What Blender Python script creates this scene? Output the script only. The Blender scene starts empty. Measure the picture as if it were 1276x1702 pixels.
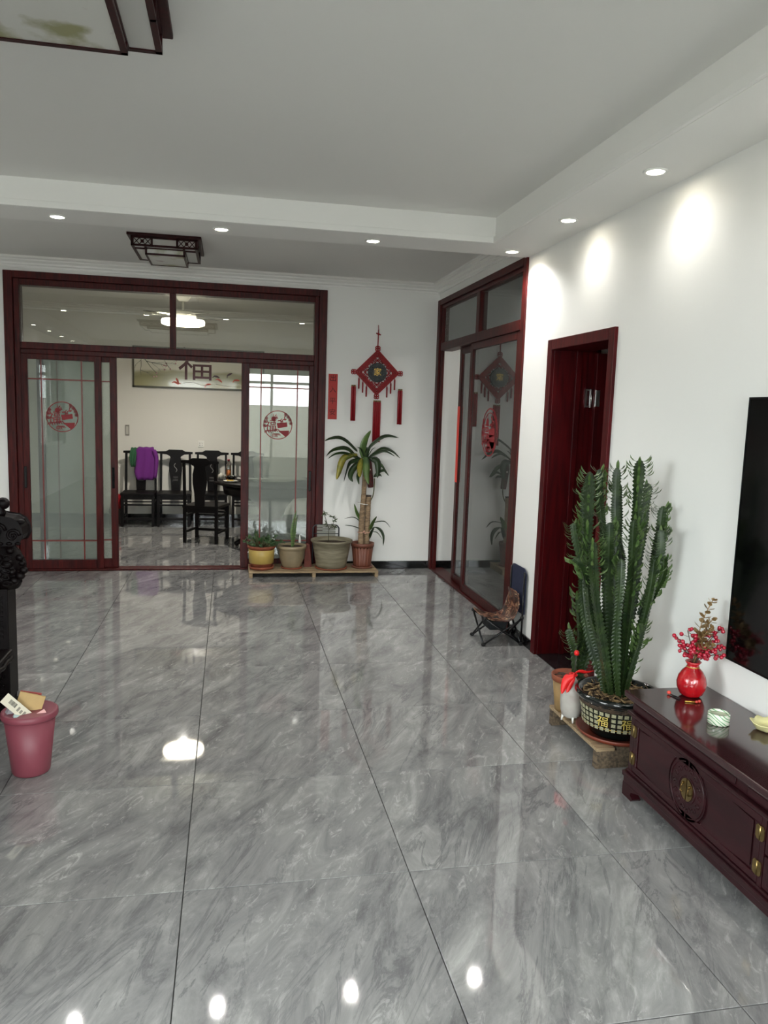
import bpy, math, random
from mathutils import Vector, Matrix, noise
C = bpy.context.scene.collection
S = bpy.context.scene
PI = math.pi
# ---------------------------------------------------------------- camera
cd = bpy.data.cameras.new('camera'); cam = bpy.data.objects.new('camera', cd); C.objects.link(cam)
S.camera = cam
_r = Vector((0.98037785, -0.19443138, 0.03249174)); _u = Vector((-0.00656639, 0.13252439, 0.99115799)); _f = Vector((0.19701816, 0.9719227, -0.12864726))
mw = Matrix((( _r.x, _u.x, -_f.x, -0.6538), (_r.y, _u.y, -_f.y, -2.5458), (_r.z, _u.z, -_f.z, 1.6621), (0, 0, 0, 1)))
cam.matrix_world = mw
cd.sensor_fit = 'VERTICAL'; cd.sensor_height = 24.0; cd.lens = 24.0 * 1280.2 / 1702.0
cd.clip_start = 0.05; cd.clip_end = 100
# ---------------------------------------------------------------- world, exposure
w = bpy.data.worlds.new('world'); S.world = w; w.use_nodes = True
bg = w.node_tree.nodes['Background']; bg.inputs[0].default_value = (0.90, 0.95, 1.0, 1); bg.inputs[1].default_value = 26.0
S.view_settings.view_transform = 'Standard'; S.view_settings.look = 'None'; S.view_settings.gamma = 1.0
S.view_settings.use_curve_mapping = False; S.view_settings.exposure = 0.60
S.cycles.max_bounces = 12; S.cycles.diffuse_bounces = 8; S.cycles.glossy_bounces = 6; S.cycles.transparent_max_bounces = 16
S.cycles.caustics_reflective = False; S.cycles.caustics_refractive = False; S.cycles.sample_clamp_indirect = 6

SPOT_W = 15.0; POOL = 1.0
def spot(x, y, z=2.79, e=None, size=146, blend=.6, col=(1, .98, .945)):
    l = bpy.data.lights.new('downlight_bulb', 'SPOT'); l.energy = e or SPOT_W; l.spot_size = math.radians(size); l.spot_blend = blend
    l.shadow_soft_size = 0.035; l.color = col
    o = bpy.data.objects.new('downlight_bulb', l); o.location = (x, y, z); C.objects.link(o); return o
BEAM = [(-2.733, 2.80), (-1.724, 2.80), (-0.715, 2.80), (0.293, 2.80), (1.29, 2.80)]
RIGHT = [(1.285, 1.86), (1.28, 0.90), (1.28, -0.05), (1.28, -1.0), (1.28, -1.95), (1.28, -2.9)]
LEFT = [(-3.60, 1.55), (-3.60, 0.6), (-3.60, -0.4), (-3.60, -1.4), (-3.60, -2.4)]
REAR_FILL = [(-2.7, -4.1), (-1.7, -4.1), (-0.7, -4.1), (0.3, -4.1)]  # unseen row behind the camera, added for ambient light
for p in BEAM + REAR_FILL: spot(*p, e=31)
for p in RIGHT + LEFT: spot(*p, e=5.2, size=150, blend=1.0)
def area(name, loc, rot, sx, sy, e, col=(1, 1, 1), portal=False):
    l = bpy.data.lights.new(name, 'AREA'); l.shape = 'RECTANGLE'; l.size = sx; l.size_y = sy; l.energy = e; l.color = col
    if portal: l.cycles.is_portal = True
    o = bpy.data.objects.new(name, l); o.location = loc; o.rotation_euler = rot; C.objects.link(o); return o
for wx in (-2.3, 0.3): area('window_portal', (wx, -4.78, 1.50), (PI/2, 0, 0), 2.0, 2.1, 1, portal=True)
area('window_portal', (-3.78, -1.6, 1.65), (0, -PI/2, 0), 1.6, 2.0, 1, portal=True)
# dining room lamp and an added side room light
def point(name, loc, e, rad, col=(1, .95, .86)):
    l = bpy.data.lights.new(name, 'POINT'); l.energy = e; l.shadow_soft_size = rad; l.color = col
    o = bpy.data.objects.new(name, l); o.location = loc; C.objects.link(o); return o
spot(-1.195, 6.95, 2.57, 95, 172, .75, (1, .95, .87))
point('side_room_fill', (3.0, 4.3, 2.5), 12, .12, (1, .97, .92))  # unseen light added to brighten the side room

# ---------------------------------------------------------------- helpers
def lin(c):
    if isinstance(c, str): c = tuple(int(c[i:i+2], 16) / 255 for i in (0, 2, 4))
    return tuple(((v + .055) / 1.055) ** 2.4 if v > .04045 else v / 12.92 for v in c)
MATS = {}
def mat(name, col, rough=.5, metal=0, coat=0, noise_amt=0, nscale=20, bump=0, bscale=60, spec=.5, emit=0, trans=0, col2=None, stretch=None, ior=1.5):
    if name in MATS: return MATS[name]
    m = bpy.data.materials.new(name); m.use_nodes = True; nt = m.node_tree; b = nt.nodes['Principled BSDF']
    c = lin(col); b.inputs['Base Color'].default_value = (*c, 1); b.inputs['Roughness'].default_value = rough
    b.inputs['Metallic'].default_value = metal; b.inputs['Coat Weight'].default_value = coat; b.inputs['Coat Roughness'].default_value = .08
    b.inputs['Specular IOR Level'].default_value = spec; b.inputs['IOR'].default_value = ior; b.inputs['Transmission Weight'].default_value = trans
    if emit: b.inputs['Emission Color'].default_value = (*c, 1); b.inputs['Emission Strength'].default_value = emit
    if noise_amt or col2 or bump:
        tc = nt.nodes.new('ShaderNodeTexCoord'); mp = nt.nodes.new('ShaderNodeMapping'); nt.links.new(tc.outputs['Object'], mp.inputs[0])
        if stretch: mp.inputs['Scale'].default_value = stretch
    if noise_amt or col2:
        n = nt.nodes.new('ShaderNodeTexNoise'); n.inputs['Scale'].default_value = nscale; n.inputs['Detail'].default_value = 4
        nt.links.new(mp.outputs[0], n.inputs['Vector'])
        r = nt.nodes.new('ShaderNodeValToRGB'); r.color_ramp.elements[0].position = .35; r.color_ramp.elements[1].position = .65
        c2 = lin(col2) if col2 else tuple(v * (1 - noise_amt) for v in c)
        r.color_ramp.elements[0].color = (*c2, 1); r.color_ramp.elements[1].color = (*c, 1)
        nt.links.new(n.outputs[0], r.inputs[0]); nt.links.new(r.outputs[0], b.inputs['Base Color'])
    if bump:
        n2 = nt.nodes.new('ShaderNodeTexNoise'); n2.inputs['Scale'].default_value = bscale; n2.inputs['Detail'].default_value = 4
        nt.links.new(mp.outputs[0], n2.inputs['Vector'])
        bp = nt.nodes.new('ShaderNodeBump'); bp.inputs['Strength'].default_value = bump; bp.inputs['Distance'].default_value = .01
        nt.links.new(n2.outputs[0], bp.inputs['Height']); nt.links.new(bp.outputs[0], b.inputs['Normal'])
    MATS[name] = m; return m
def glass(name, tint, transp, milk, milkcol, ior=1.5, boost=1.0, rough=0.0):
    m = bpy.data.materials.new(name); m.use_nodes = True; nt = m.node_tree; nt.nodes.clear(); N = nt.nodes.new; L = nt.links.new
    out = N('ShaderNodeOutputMaterial'); t = N('ShaderNodeBsdfTransparent'); t.inputs[0].default_value = (*tint, 1)
    g = N('ShaderNodeBsdfGlossy'); g.inputs['Roughness'].default_value = rough; g.inputs['Color'].default_value = (1, 1, 1, 1)
    f = N('ShaderNodeFresnel'); f.inputs[0].default_value = ior
    mu = N('ShaderNodeMath'); mu.operation = 'MULTIPLY'; mu.inputs[1].default_value = boost; mu.use_clamp = True; L(f.outputs[0], mu.inputs[0])
    src = t.outputs[0]
    if milk:
        a = N('ShaderNodeBsdfTranslucent'); a.inputs[0].default_value = (*milkcol, 1); d = N('ShaderNodeBsdfDiffuse'); d.inputs[0].default_value = (*milkcol, 1)
        md = N('ShaderNodeMixShader'); md.inputs[0].default_value = .5; L(a.outputs[0], md.inputs[1]); L(d.outputs[0], md.inputs[2])
        mm = N('ShaderNodeMixShader'); mm.inputs[0].default_value = milk; L(t.outputs[0], mm.inputs[1]); L(md.outputs[0], mm.inputs[2]); src = mm.outputs[0]
    mx = N('ShaderNodeMixShader'); L(mu.outputs[0], mx.inputs[0]); L(src, mx.inputs[1]); L(g.outputs[0], mx.inputs[2]); L(mx.outputs[0], out.inputs[0])
    MATS[name] = m; return m

def finish_tag(o, label=None, cat=None, group=None, kind=None):
    if label: o['label'] = label
    if cat: o['category'] = cat
    if group: o['group'] = group
    if kind: o['kind'] = kind
    return o
ORG = {}
def thing(name, label, cat, loc=(0, 0, 0), rz=0, group=None, world=True, kind=None):
    o = bpy.data.objects.new(name, None); C.objects.link(o); o.location = loc; o.rotation_euler = (0, 0, rz); o.empty_display_size = .1
    ORG[o.name] = Vector(loc) if world else Vector((0, 0, 0))
    return finish_tag(o, label, cat, group, kind)

class MB:
    def __init__(s): s.v = []; s.f = []; s.m = []; s.sm = []; s.T = None
    def add(s, vs, fs, m=0, smooth=False):
        b = len(s.v)
        for p in vs:
            p = Vector(p)
            if s.T: p = s.T @ p
            s.v.append(tuple(p))
        for f in fs: s.f.append(tuple(b + i for i in f)); s.m.append(m); s.sm.append(smooth)
        return s
    def box(s, x0, x1, y0, y1, z0, z1, m=0):
        vs = [(x, y, z) for x in (x0, x1) for y in (y0, y1) for z in (z0, z1)]
        return s.add(vs, [(0, 1, 3, 2), (4, 6, 7, 5), (0, 4, 5, 1), (2, 3, 7, 6), (0, 2, 6, 4), (1, 5, 7, 3)], m)
    def taper(s, x0, x1, y0, y1, z0, z1, k=0.9, m=0):
        cx, cy = (x0 + x1) / 2, (y0 + y1) / 2
        vs = []
        for x in (x0, x1):
            for y in (y0, y1):
                vs.append((cx + (x - cx) * k, cy + (y - cy) * k, z0)); vs.append((x, y, z1))
        return s.add(vs, [(0, 1, 3, 2), (4, 6, 7, 5), (0, 4, 5, 1), (2, 3, 7, 6), (0, 2, 6, 4), (1, 5, 7, 3)], m)
    def bar(s, a, b, wd, th, up=(0, 0, 1), m=0):
        a = Vector(a); b = Vector(b); d = (b - a).normalized(); up = Vector(up)
        if abs(d.dot(up)) > .98: up = Vector((1, 0, 0))
        sd = d.cross(up).normalized(); u2 = sd.cross(d)
        vs = []
        for p in (a, b):
            for i, j in ((-1, -1), (1, -1), (1, 1), (-1, 1)): vs.append(p + sd * i * wd / 2 + u2 * j * th / 2)
        return s.add(vs, [(0, 3, 2, 1), (4, 5, 6, 7), (0, 1, 5, 4), (1, 2, 6, 5), (2, 3, 7, 6), (3, 0, 4, 7)], m)
    def tube(s, pts, r, n=8, m=0, cap=True, closed=False):
        pts = [Vector(p) for p in pts]; k = len(pts)
        rs = r if isinstance(r, (list, tuple)) else [r] * k
        up = Vector((0, 0, 1)); vs = []; prev = None
        for i, p in enumerate(pts):
            if closed: d = pts[(i + 1) % k] - pts[i - 1]
            else: d = pts[min(i + 1, k - 1)] - pts[max(i - 1, 0)]
            d = d.normalized() if d.length > 1e-9 else Vector((0, 0, 1))
            if prev is None:
                a = up if abs(d.dot(up)) < .95 else Vector((1, 0, 0)); x = d.cross(a).normalized()
            else:
                x = prev - d * prev.dot(d); x = x.normalized() if x.length > 1e-6 else d.orthogonal().normalized()
            prev = x; y = d.cross(x)
            for j in range(n):
                t = 2 * PI * j / n; vs.append(p + (x * math.cos(t) + y * math.sin(t)) * rs[i])
        fs = []
        for i in range(k if closed else k - 1):
            for j in range(n):
                a = i * n + j; b = i * n + (j + 1) % n; i2 = (i + 1) % k; fs.append((a, b, i2 * n + (j + 1) % n, i2 * n + j))
        s.add(vs, fs, m, True)
        if cap and not closed: s.add([], [], m); b0 = len(s.v) - len(vs); s.f.append(tuple(b0 + j for j in reversed(range(n)))); s.f.append(tuple(b0 + (k - 1) * n + j for j in range(n))); s.m += [m, m]; s.sm += [False, False]
        return s
    def lathe(s, prof, c=(0, 0, 0), n=28, m=0, smooth=True, flute=0, nf=0):
        vs = []; k = len(prof)
        for (r, z) in prof:
            for j in range(n):
                t = 2 * PI * j / n; rr = r * (1 + (flute * math.cos(nf * t) if flute else 0)); vs.append((c[0] + rr * math.cos(t), c[1] + rr * math.sin(t), c[2] + z))
        fs = [(i * n + j, i * n + (j + 1) % n, (i + 1) * n + (j + 1) % n, (i + 1) * n + j) for i in range(k - 1) for j in range(n)]
        s.add(vs, fs, m, smooth); b0 = len(s.v) - len(vs)
        if prof[0][0] > 1e-6: s.f.append(tuple(b0 + j for j in reversed(range(n)))); s.m.append(m); s.sm.append(False)
        if prof[-1][0] > 1e-6: s.f.append(tuple(b0 + (k - 1) * n + j for j in range(n))); s.m.append(m); s.sm.append(False)
        return s
    def ball(s, c, r, n=8, m=0, sc=(1, 1, 1)):
        k = max(4, n // 2 + 1); vs = []
        for i in range(1, k):
            a = PI * i / k
            for j in range(n):
                t = 2 * PI * j / n; vs.append((c[0] + r * sc[0] * math.sin(a) * math.cos(t), c[1] + r * sc[1] * math.sin(a) * math.sin(t), c[2] + r * sc[2] * math.cos(a)))
        vs.append((c[0], c[1], c[2] + r * sc[2])); vs.append((c[0], c[1], c[2] - r * sc[2])); T = len(vs) - 2
        fs = [(i * n + j, (i + 1) * n + j, (i + 1) * n + (j + 1) % n, i * n + (j + 1) % n) for i in range(k - 2) for j in range(n)]
        fs += [(T, j, (j + 1) % n) for j in range(n)] + [(T + 1, (k - 2) * n + (j + 1) % n, (k - 2) * n + j) for j in range(n)]
        return s.add(vs, fs, m, True)
    def prism(s, poly, a, b, axis='y', m=0, smooth=False):
        """poly: 2-D outline, extruded from a to b along axis"""
        def P(u, v, t):
            return {'y': (u, t, v), 'x': (t, u, v), 'z': (u, v, t)}[axis]
        n = len(poly); vs = [P(u, v, a) for u, v in poly] + [P(u, v, b) for u, v in poly]
        return s.add(vs, [tuple(range(n)), tuple(reversed(range(n, 2 * n)))] + [(i, (i + 1) % n, n + (i + 1) % n, n + i) for i in range(n)], m, smooth)
    def leaf(s, pts, wd, fold=.25, m=0, side=None, n=10, tipw=.0, thick=0):
        """strip leaf along a smooth curve through pts"""
        pts = spline(pts, n); k = len(pts); vs = []
        for i, p in enumerate(pts):
            t = i / (k - 1); d = (pts[min(i + 1, k - 1)] - pts[max(i - 1, 0)]).normalized()
            sd = side if side is not None else Vector((0, 1, 0)); sd = Vector(sd); sd = (sd - d * sd.dot(d)); sd = sd.normalized() if sd.length > 1e-4 else d.orthogonal().normalized()
            up = sd.cross(d)
            ww = wd * (math.sin(PI * min(1, (t * .93 + .07))) ** .7) / 2 + tipw
            vs += [p - sd * ww + up * ww * fold, p, p + sd * ww + up * ww * fold]
        fs = []
        for i in range(k - 1):
            a = i * 3; fs += [(a, a + 1, a + 4, a + 3), (a + 1, a + 2, a + 5, a + 4)]
        return s.add(vs, fs, m, True)
def spline(pts, n=10):
    pts = [Vector(p) for p in pts]; k = len(pts); out = []
    for q in range(n):
        t = q / (n - 1) * (k - 1); i = min(int(t), k - 2); u = t - i
        p0 = pts[max(i - 1, 0)]; p1 = pts[i]; p2 = pts[i + 1]; p3 = pts[min(i + 2, k - 1)]
        out.append(.5 * ((2 * p1) + (p2 - p0) * u + (2 * p0 - 5 * p1 + 4 * p2 - p3) * u * u + (3 * p1 - p0 - 3 * p2 + p3) * u ** 3))
    return out
def root_of(o):
    while o.parent: o = o.parent
    return o
def obj(name, mb, mats, parent=None, label=None, bevel=0, kind=None, origin=None, solid=0, cat=None, group=None):
    me = bpy.data.meshes.new(name)
    off = Vector((0, 0, 0))
    if parent is not None: off = ORG.get(root_of(parent).name, Vector((0, 0, 0)))
    elif origin is not None: off = Vector(origin)
    me.from_pydata([(v[0] - off.x, v[1] - off.y, v[2] - off.z) for v in mb.v], [], mb.f); me.validate()
    if not isinstance(mats, (list, tuple)): mats = [mats]
    for m in mats: me.materials.append(m)
    if len(me.polygons) == len(mb.f):
        me.polygons.foreach_set('material_index', mb.m); me.polygons.foreach_set('use_smooth', mb.sm)
    o = bpy.data.objects.new(name, me); C.objects.link(o)
    if parent is not None: o.parent = parent
    elif origin is not None: o.location = origin
    if parent is None: ORG[o.name] = Vector(off)
    if solid:
        md = o.modifiers.new('solid', 'SOLIDIFY'); md.thickness = solid; md.offset = 0
    if bevel:
        md = o.modifiers.new('bevel', 'BEVEL'); md.width = bevel; md.segments = 2; md.limit_method = 'ANGLE'; md.angle_limit = math.radians(40)
    return finish_tag(o, label, cat, group, kind)
def struct(name, mb, m, parent=None, bevel=0, label=None):
    return obj(name, mb, m, parent, label=label, bevel=bevel, kind=None if parent else 'structure')
def dup(root, loc, rz, label=None, group=None, skip=()):
    r = root.copy(); C.objects.link(r); r.location = loc; r.rotation_euler = (0, 0, rz); ORG[r.name] = ORG.get(root.name, Vector((0, 0, 0)))
    if label: r['label'] = label
    if group: r['group'] = group
    for ch in list(root.children):
        if ch.name.split('.')[0] in skip: continue
        c = ch.copy(); C.objects.link(c); c.parent = r
        for g in ch.children:
            d = g.copy(); C.objects.link(d); d.parent = c
    return r
def text_mb(mb, txt, size, M, ext=.001, m=0):
    """lettering as flat solid glyphs, added to mb through the matrix M (text plane = local xy)"""
    cu = bpy.data.curves.new('t', 'FONT'); cu.body = txt; cu.size = size; cu.extrude = ext; cu.align_x = 'CENTER'; cu.align_y = 'CENTER'; cu.resolution_u = 2
    ob = bpy.data.objects.new('t', cu); C.objects.link(ob); dg = bpy.context.evaluated_depsgraph_get(); dg.update()
    me = bpy.data.meshes.new_from_object(ob.evaluated_get(dg))
    mb.add([M @ v.co for v in me.vertices], [tuple(p.vertices) for p in me.polygons], m)
    bpy.data.objects.remove(ob); bpy.data.meshes.remove(me)
    return mb
MY = Matrix(((1, 0, 0, 0), (0, 0, -1, 0), (0, 1, 0, 0), (0, 0, 0, 1)))     # text facing -y
MX = Matrix(((0, 0, -1, 0), (-1, 0, 0, 0), (0, 1, 0, 0), (0, 0, 0, 1)))    # text facing -x, reading along -y

# ---------------------------------------------------------------- materials
wall_m = mat('white_wall_paint', 'efefec', .75, bump=.03, bscale=150)
ceil_m = mat('ceiling_paint', 'e9e9e6', .8)
trim_m = mat('plaster_trim', 'f0f0ed', .6)
dinw_m = mat('dining_wall_paint', 'd8d5cc', .75)
black_m = mat('black_marble', '0b0b0c', .12)
wood_m = mat('mahogany', '4e1412', .42, spec=.2, col2='2e0a0a', nscale=9, stretch=(6, 6, .6))
wood_d = mat('deep_red_door', '50090e', .40, spec=.2, col2='38070b', nscale=7, stretch=(6, 6, .5))
rose_m = mat('dark_rosewood', '340c0e', .45, spec=.25, noise_amt=.4, nscale=12, stretch=(4, 4, .6))
ebony_m = mat('carved_ebony_wood', '0c0405', .48, spec=.15, noise_amt=.4, nscale=20)
chair_m = mat('black_walnut', '0a0505', .45, spec=.18, noise_amt=.3, nscale=12)
brass_m = mat('aged_brass', 'a08a5a', .35, metal=1, noise_amt=.3, nscale=40)
chrome_m = mat('chrome', 'd8d8d8', .2, metal=1)
bar_m = mat('red_glazing_bar', '6e1d18', .4)
clear_m = glass('clear_glass', (.86, .87, .85), 1, 0, (1, 1, 1), boost=2.2)
frost_m = glass('milky_glass', (.84, .88, .85), 1, .30, (.52, .58, .54), boost=1.2)
dark_glass = glass('grey_glass', (.80, .83, .80), 1, .22, (.40, .43, .41), boost=1.3)
red_m = mat('red_paper', 'b33a36', .7); redp_m = mat('papercut_red', '8a2028', .6); blackink = mat('black_ink', '15100e', .6); gold_m = mat('gold_paint', 'c9a64a', .35, metal=.6)
redcord = mat('red_cord', 'a3101a', .6, noise_amt=.4, nscale=60)
terra = mat('terracotta', '8e4a30', .75, noise_amt=.3, nscale=14, bump=.2); soil_m = mat('soil', '2c221a', .95, col2='4a3a2a', nscale=60, bump=.8, bscale=90)
green_m = mat('dark_green_leaf', '35502a', .4, col2='22391f', nscale=14)
def marble():
    m = bpy.data.materials.new('grey_marble_tile'); m.use_nodes = True; nt = m.node_tree; b = nt.nodes['Principled BSDF']; N = nt.nodes.new; L = nt.links.new
    ge = N('ShaderNodeNewGeometry'); oi = N('ShaderNodeObjectInfo')
    sc = N('ShaderNodeVectorMath'); sc.operation = 'SCALE'; sc.inputs['Scale'].default_value = 37.0
    cmb = N('ShaderNodeCombineXYZ'); L(oi.outputs['Random'], cmb.inputs[0]); L(oi.outputs['Random'], cmb.inputs[2]); L(cmb.outputs[0], sc.inputs[0])
    ad = N('ShaderNodeVectorMath'); ad.operation = 'ADD'; L(ge.outputs['Position'], ad.inputs[0]); L(sc.outputs[0], ad.inputs[1])
    rot = N('ShaderNodeVectorRotate'); rot.rotation_type = 'Z_AXIS'; rot.inputs['Angle'].default_value = math.radians(27); L(ad.outputs[0], rot.inputs['Vector'])
    def mapped(s):
        mp = N('ShaderNodeMapping'); mp.inputs['Scale'].default_value = s; L(rot.outputs[0], mp.inputs[0]); return mp
    def noi(scale, detail, rough, dist, typ='FBM'):
        n = N('ShaderNodeTexNoise'); n.noise_type = typ; n.inputs['Scale'].default_value = 1; n.inputs['Detail'].default_value = detail; n.inputs['Roughness'].default_value = rough; n.inputs['Distortion'].default_value = dist
        L(mapped(scale).outputs[0], n.inputs['Vector']); return n.outputs[0]
    def ramp(src, stops):
        r = N('ShaderNodeValToRGB'); e = r.color_ramp.elements; e[0].position, c0 = stops[0]; e[0].color = (*c0, 1); e[1].position, c1 = stops[-1]; e[1].color = (*c1, 1)
        for p, c in stops[1:-1]: x = e.new(p); x.color = (*c, 1)
        L(src, r.inputs[0]); return r.outputs[0]
    def mixc(f, a, c, k):
        m1 = N('ShaderNodeMath'); m1.operation = 'MULTIPLY'; m1.inputs[1].default_value = k; L(f, m1.inputs[0])
        mm = N('ShaderNodeMix'); mm.data_type = 'RGBA'; L(m1.outputs[0], mm.inputs['Factor']); L(a, mm.inputs['A']); mm.inputs['B'].default_value = (*lin(c), 1); return mm.outputs['Result']
    B_, Wh = (0, 0, 0), (1, 1, 1)
    base = ramp(noi((6.5, 2.1, 1), 12, .70, .8), [(.30, lin('5e5e5f')), (.44, lin('7b7b7b')), (.56, lin('8b8b8a')), (.72, lin('a8a8a6'))])
    cloud = ramp(noi((2.2, 1.1, 1), 4, .5, .5), [(.40, B_), (.62, Wh)])
    # dark feathered veins, only inside a broad mask
    dk = ramp(noi((7, 1.3, 1), 9, .68, 1.0), [(.488, B_), (.51, Wh), (.545, B_)])
    mk = N('ShaderNodeMath'); mk.operation = 'MULTIPLY'; L(dk, mk.inputs[0]); L(cloud, mk.inputs[1])
    c1 = mixc(mk.outputs[0], base, '57575a', .62)
    inv = N('ShaderNodeMath'); inv.operation = 'SUBTRACT'; inv.inputs[0].default_value = 1; L(cloud, inv.inputs[1])
    wt = ramp(noi((19, 6.5, 1), 10, .75, 1.6), [(.54, B_), (.68, Wh)])
    m3 = N('ShaderNodeMath'); m3.operation = 'MULTIPLY'; L(wt, m3.inputs[0]); L(inv.outputs[0], m3.inputs[1])
    c2 = mixc(m3.outputs[0], c1, 'bdbdba', .75)
    L(c2, b.inputs['Base Color'])
    b.inputs['Roughness'].default_value = .035; b.inputs['Specular IOR Level'].default_value = .75; b.inputs['IOR'].default_value = 1.55
    return m
marble_m = marble()
grout_m = mat('grout', '5a5a58', .8)
Yb, Xr, Xl, Yn, Yf, Yrear = 5.424, 1.479, -3.80, 2.6175, 2.975, -4.8
YD = 8.9
# ------------------------------------------------ floor with single tiles
fb = MB().box(Xl - .2, 5.0, Yrear - .2, YD + .2, -.12, -.011)
floor = struct('floor', fb, grout_m)
tile_cache = {}
def tile(x0, x1, y0, y1, parent=floor):
    key = (round(x1 - x0, 3), round(y1 - y0, 3))
    if key not in tile_cache:
        a, b = (x1 - x0) / 2, (y1 - y0) / 2; e = .0012
        me = bpy.data.meshes.new('floor_tile')
        vs = [(-a, -b, -.0095), (a, -b, -.0095), (a, b, -.0095), (-a, b, -.0095), (-a, -b, -e), (a, -b, -e), (a, b, -e), (-a, b, -e), (-a + e, -b + e, 0), (a - e, -b + e, 0), (a - e, b - e, 0), (-a + e, b - e, 0)]
        fs = [(0, 1, 5, 4), (1, 2, 6, 5), (2, 3, 7, 6), (3, 0, 4, 7), (4, 5, 9, 8), (5, 6, 10, 9), (6, 7, 11, 10), (7, 4, 8, 11), (8, 9, 10, 11), (3, 2, 1, 0)]
        me.from_pydata(vs, [], fs); me.materials.append(marble_m); tile_cache[key] = me
    o = bpy.data.objects.new('floor_tile', tile_cache[key]); C.objects.link(o); o.parent = parent; o.location = ((x0 + x1) / 2, (y0 + y1) / 2, 0); return o
def tiles(X0, X1, Y0, Y1, gx=0, gy=0, px=.8, py=.78, g=.0016):
    i0 = math.floor((X0 - gx) / px); i1 = math.ceil((X1 - gx) / px); j0 = math.floor((Y0 - gy) / py); j1 = math.ceil((Y1 - gy) / py)
    for i in range(i0, i1):
        for j in range(j0, j1):
            a, b = max(X0, gx + i * px + g), min(X1, gx + (i + 1) * px - g); c, d = max(Y0, gy + j * py + g), min(Y1, gy + (j + 1) * py - g)
            if b - a > .01 and d - c > .01: tile(a, b, c, d)
tiles(Xl, Xr, Yrear, Yb - .03)
tiles(Xl, 1.9, Yb + .14, YD, 0, .3)
tiles(Xr + .24, 4.8, 1.2, Yb, .4, .1)
# ------------------------------------------------ walls
def W(*boxes):
    m = MB()
    for b in boxes: m.box(*b)
    return m
TOP = 3.15
struct('wall_back', W((Xl - .2, -2.70, Yb, Yb + .18, 0, TOP), (.28, Xr + .05, Yb, Yb + .18, 0, TOP), (-2.70, .28, Yb, Yb + .18, 2.83, TOP)), wall_m)
struct('wall_right', W((Xr, Xr + .24, Yrear - .2, 1.56, 0, TOP), (Xr, Xr + .24, 2.44, 2.965, 0, TOP), (Xr, Xr + .24, 1.56, 2.44, 2.15, TOP), (Xr, Xr + .24, 2.965, Yb + .18, 2.815, TOP)), wall_m)
struct('wall_left', W((Xl - .2, Xl, Yrear - .2, -2.6, 0, TOP), (Xl - .2, Xl, -.6, Yb, 0, TOP), (Xl - .2, Xl, -2.6, -.6, 0, .85), (Xl - .2, Xl, -2.6, -.6, 2.45, TOP)), wall_m)
zs0, zs1 = .47, 2.5
struct('wall_rear', W((Xl, -3.3, Yrear - .2, Yrear, 0, TOP), (-1.3, -.7, Yrear - .2, Yrear, 0, TOP), (1.3, Xr, Yrear - .2, Yrear, 0, TOP),
    (-3.3, -1.3, Yrear - .2, Yrear, 0, zs0), (-.7, 1.3, Yrear - .2, Yrear, 0, zs0), (-3.3, -1.3, Yrear - .2, Yrear, zs1, TOP), (-.7, 1.3, Yrear - .2, Yrear, zs1, TOP)), wall_m)
alu_m = mat('white_window_frame', 'd8dad8', .4)
for k, (a, b) in enumerate(((-3.3, -1.3), (-.7, 1.3))):
    wn = struct('window_%d' % (k + 1), W((a, b, Yrear - .12, Yrear - .05, zs0, zs0 + .06), (a, b, Yrear - .12, Yrear - .05, zs1 - .06, zs1), (a, a + .06, Yrear - .12, Yrear - .05, zs0, zs1), (b - .06, b, Yrear - .12, Yrear - .05, zs0, zs1),
        ((a + b) / 2 - .03, (a + b) / 2 + .03, Yrear - .12, Yrear - .05, zs0, zs1), (a, b, Yrear - .12, Yrear - .05, 2.22, 2.28)), alu_m)
    obj('window_pane', W((a + .06, b - .06, Yrear - .09, Yrear - .084, zs0 + .06, zs1 - .06)), clear_m, wn)
w3_ = struct('window_3', W((Xl - .12, Xl - .05, -2.6, -.6, .85, .91), (Xl - .12, Xl - .05, -2.6, -.6, 2.39, 2.45), (Xl - .12, Xl - .05, -2.6, -2.54, .91, 2.39), (Xl - .12, Xl - .05, -.66, -.6, .91, 2.39), (Xl - .12, Xl - .05, -1.63, -1.57, .91, 2.39)), alu_m)
obj('window_pane', W((Xl - .09, Xl - .084, -2.54, -.66, .91, 2.39)), clear_m, w3_)
# the yard outside: paving and a garden wall, seen only in reflections
struct('ground', W((-14, 8, -12, Yrear - .2, -.3, -.12), (-14, Xl - .2, Yrear - .2, 9, -.3, -.12)), mat('yard_paving', '6c6a66', .9))
struct('wall_yard', W((-14, 8, -10.2, -10, -.12, 1.75), (-11.2, -11, -10, 9, -.12, 1.75)), mat('yard_wall_plaster', '8c8880', .9))
# ceilings
zt, zsf = 2.9856, 2.815
xi, xl2 = 1.0985, -3.42
ce = MB().box(Xl, Xr, Yrear, Yn, zt, TOP).box(Xl, Xr, Yf, Yb, 2.99, TOP)
struct('ceiling', ce, ceil_m)
sf = MB().box(xi, Xr, Yrear, Yn, zsf, zt).box(Xl, Xr, Yn, Yf, zsf, 3.14).box(Xl, xl2, Yrear, Yn, zsf, zt).box(xl2, xi, Yrear, -3.9, zsf, zt)
struct('ceiling_soffit', sf, trim_m)
tr = MB().box(xl2, xi, Yn - .020, Yn, zsf - .0, zsf + .040).box(xi - .020, xi, -3.9, Yn - .020, zsf, zsf + .040).box(xl2, xl2 + .012, -3.9, Yn, zsf, zsf + .038)
struct('trim_1', tr, trim_m, bevel=.003)
def crown(x0, x1, y, out=-1):
    # stepped plaster moulding, outline in (distance from wall, z)
    return [(0, 2.893), (.020, 2.893), (.020, 2.910), (.028, 2.913), (.040, 2.920), (.040, 2.934), (.048, 2.937), (.068, 2.952), (.068, 2.962), (.092, 2.972), (.092, 2.99), (0, 2.99)]
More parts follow.
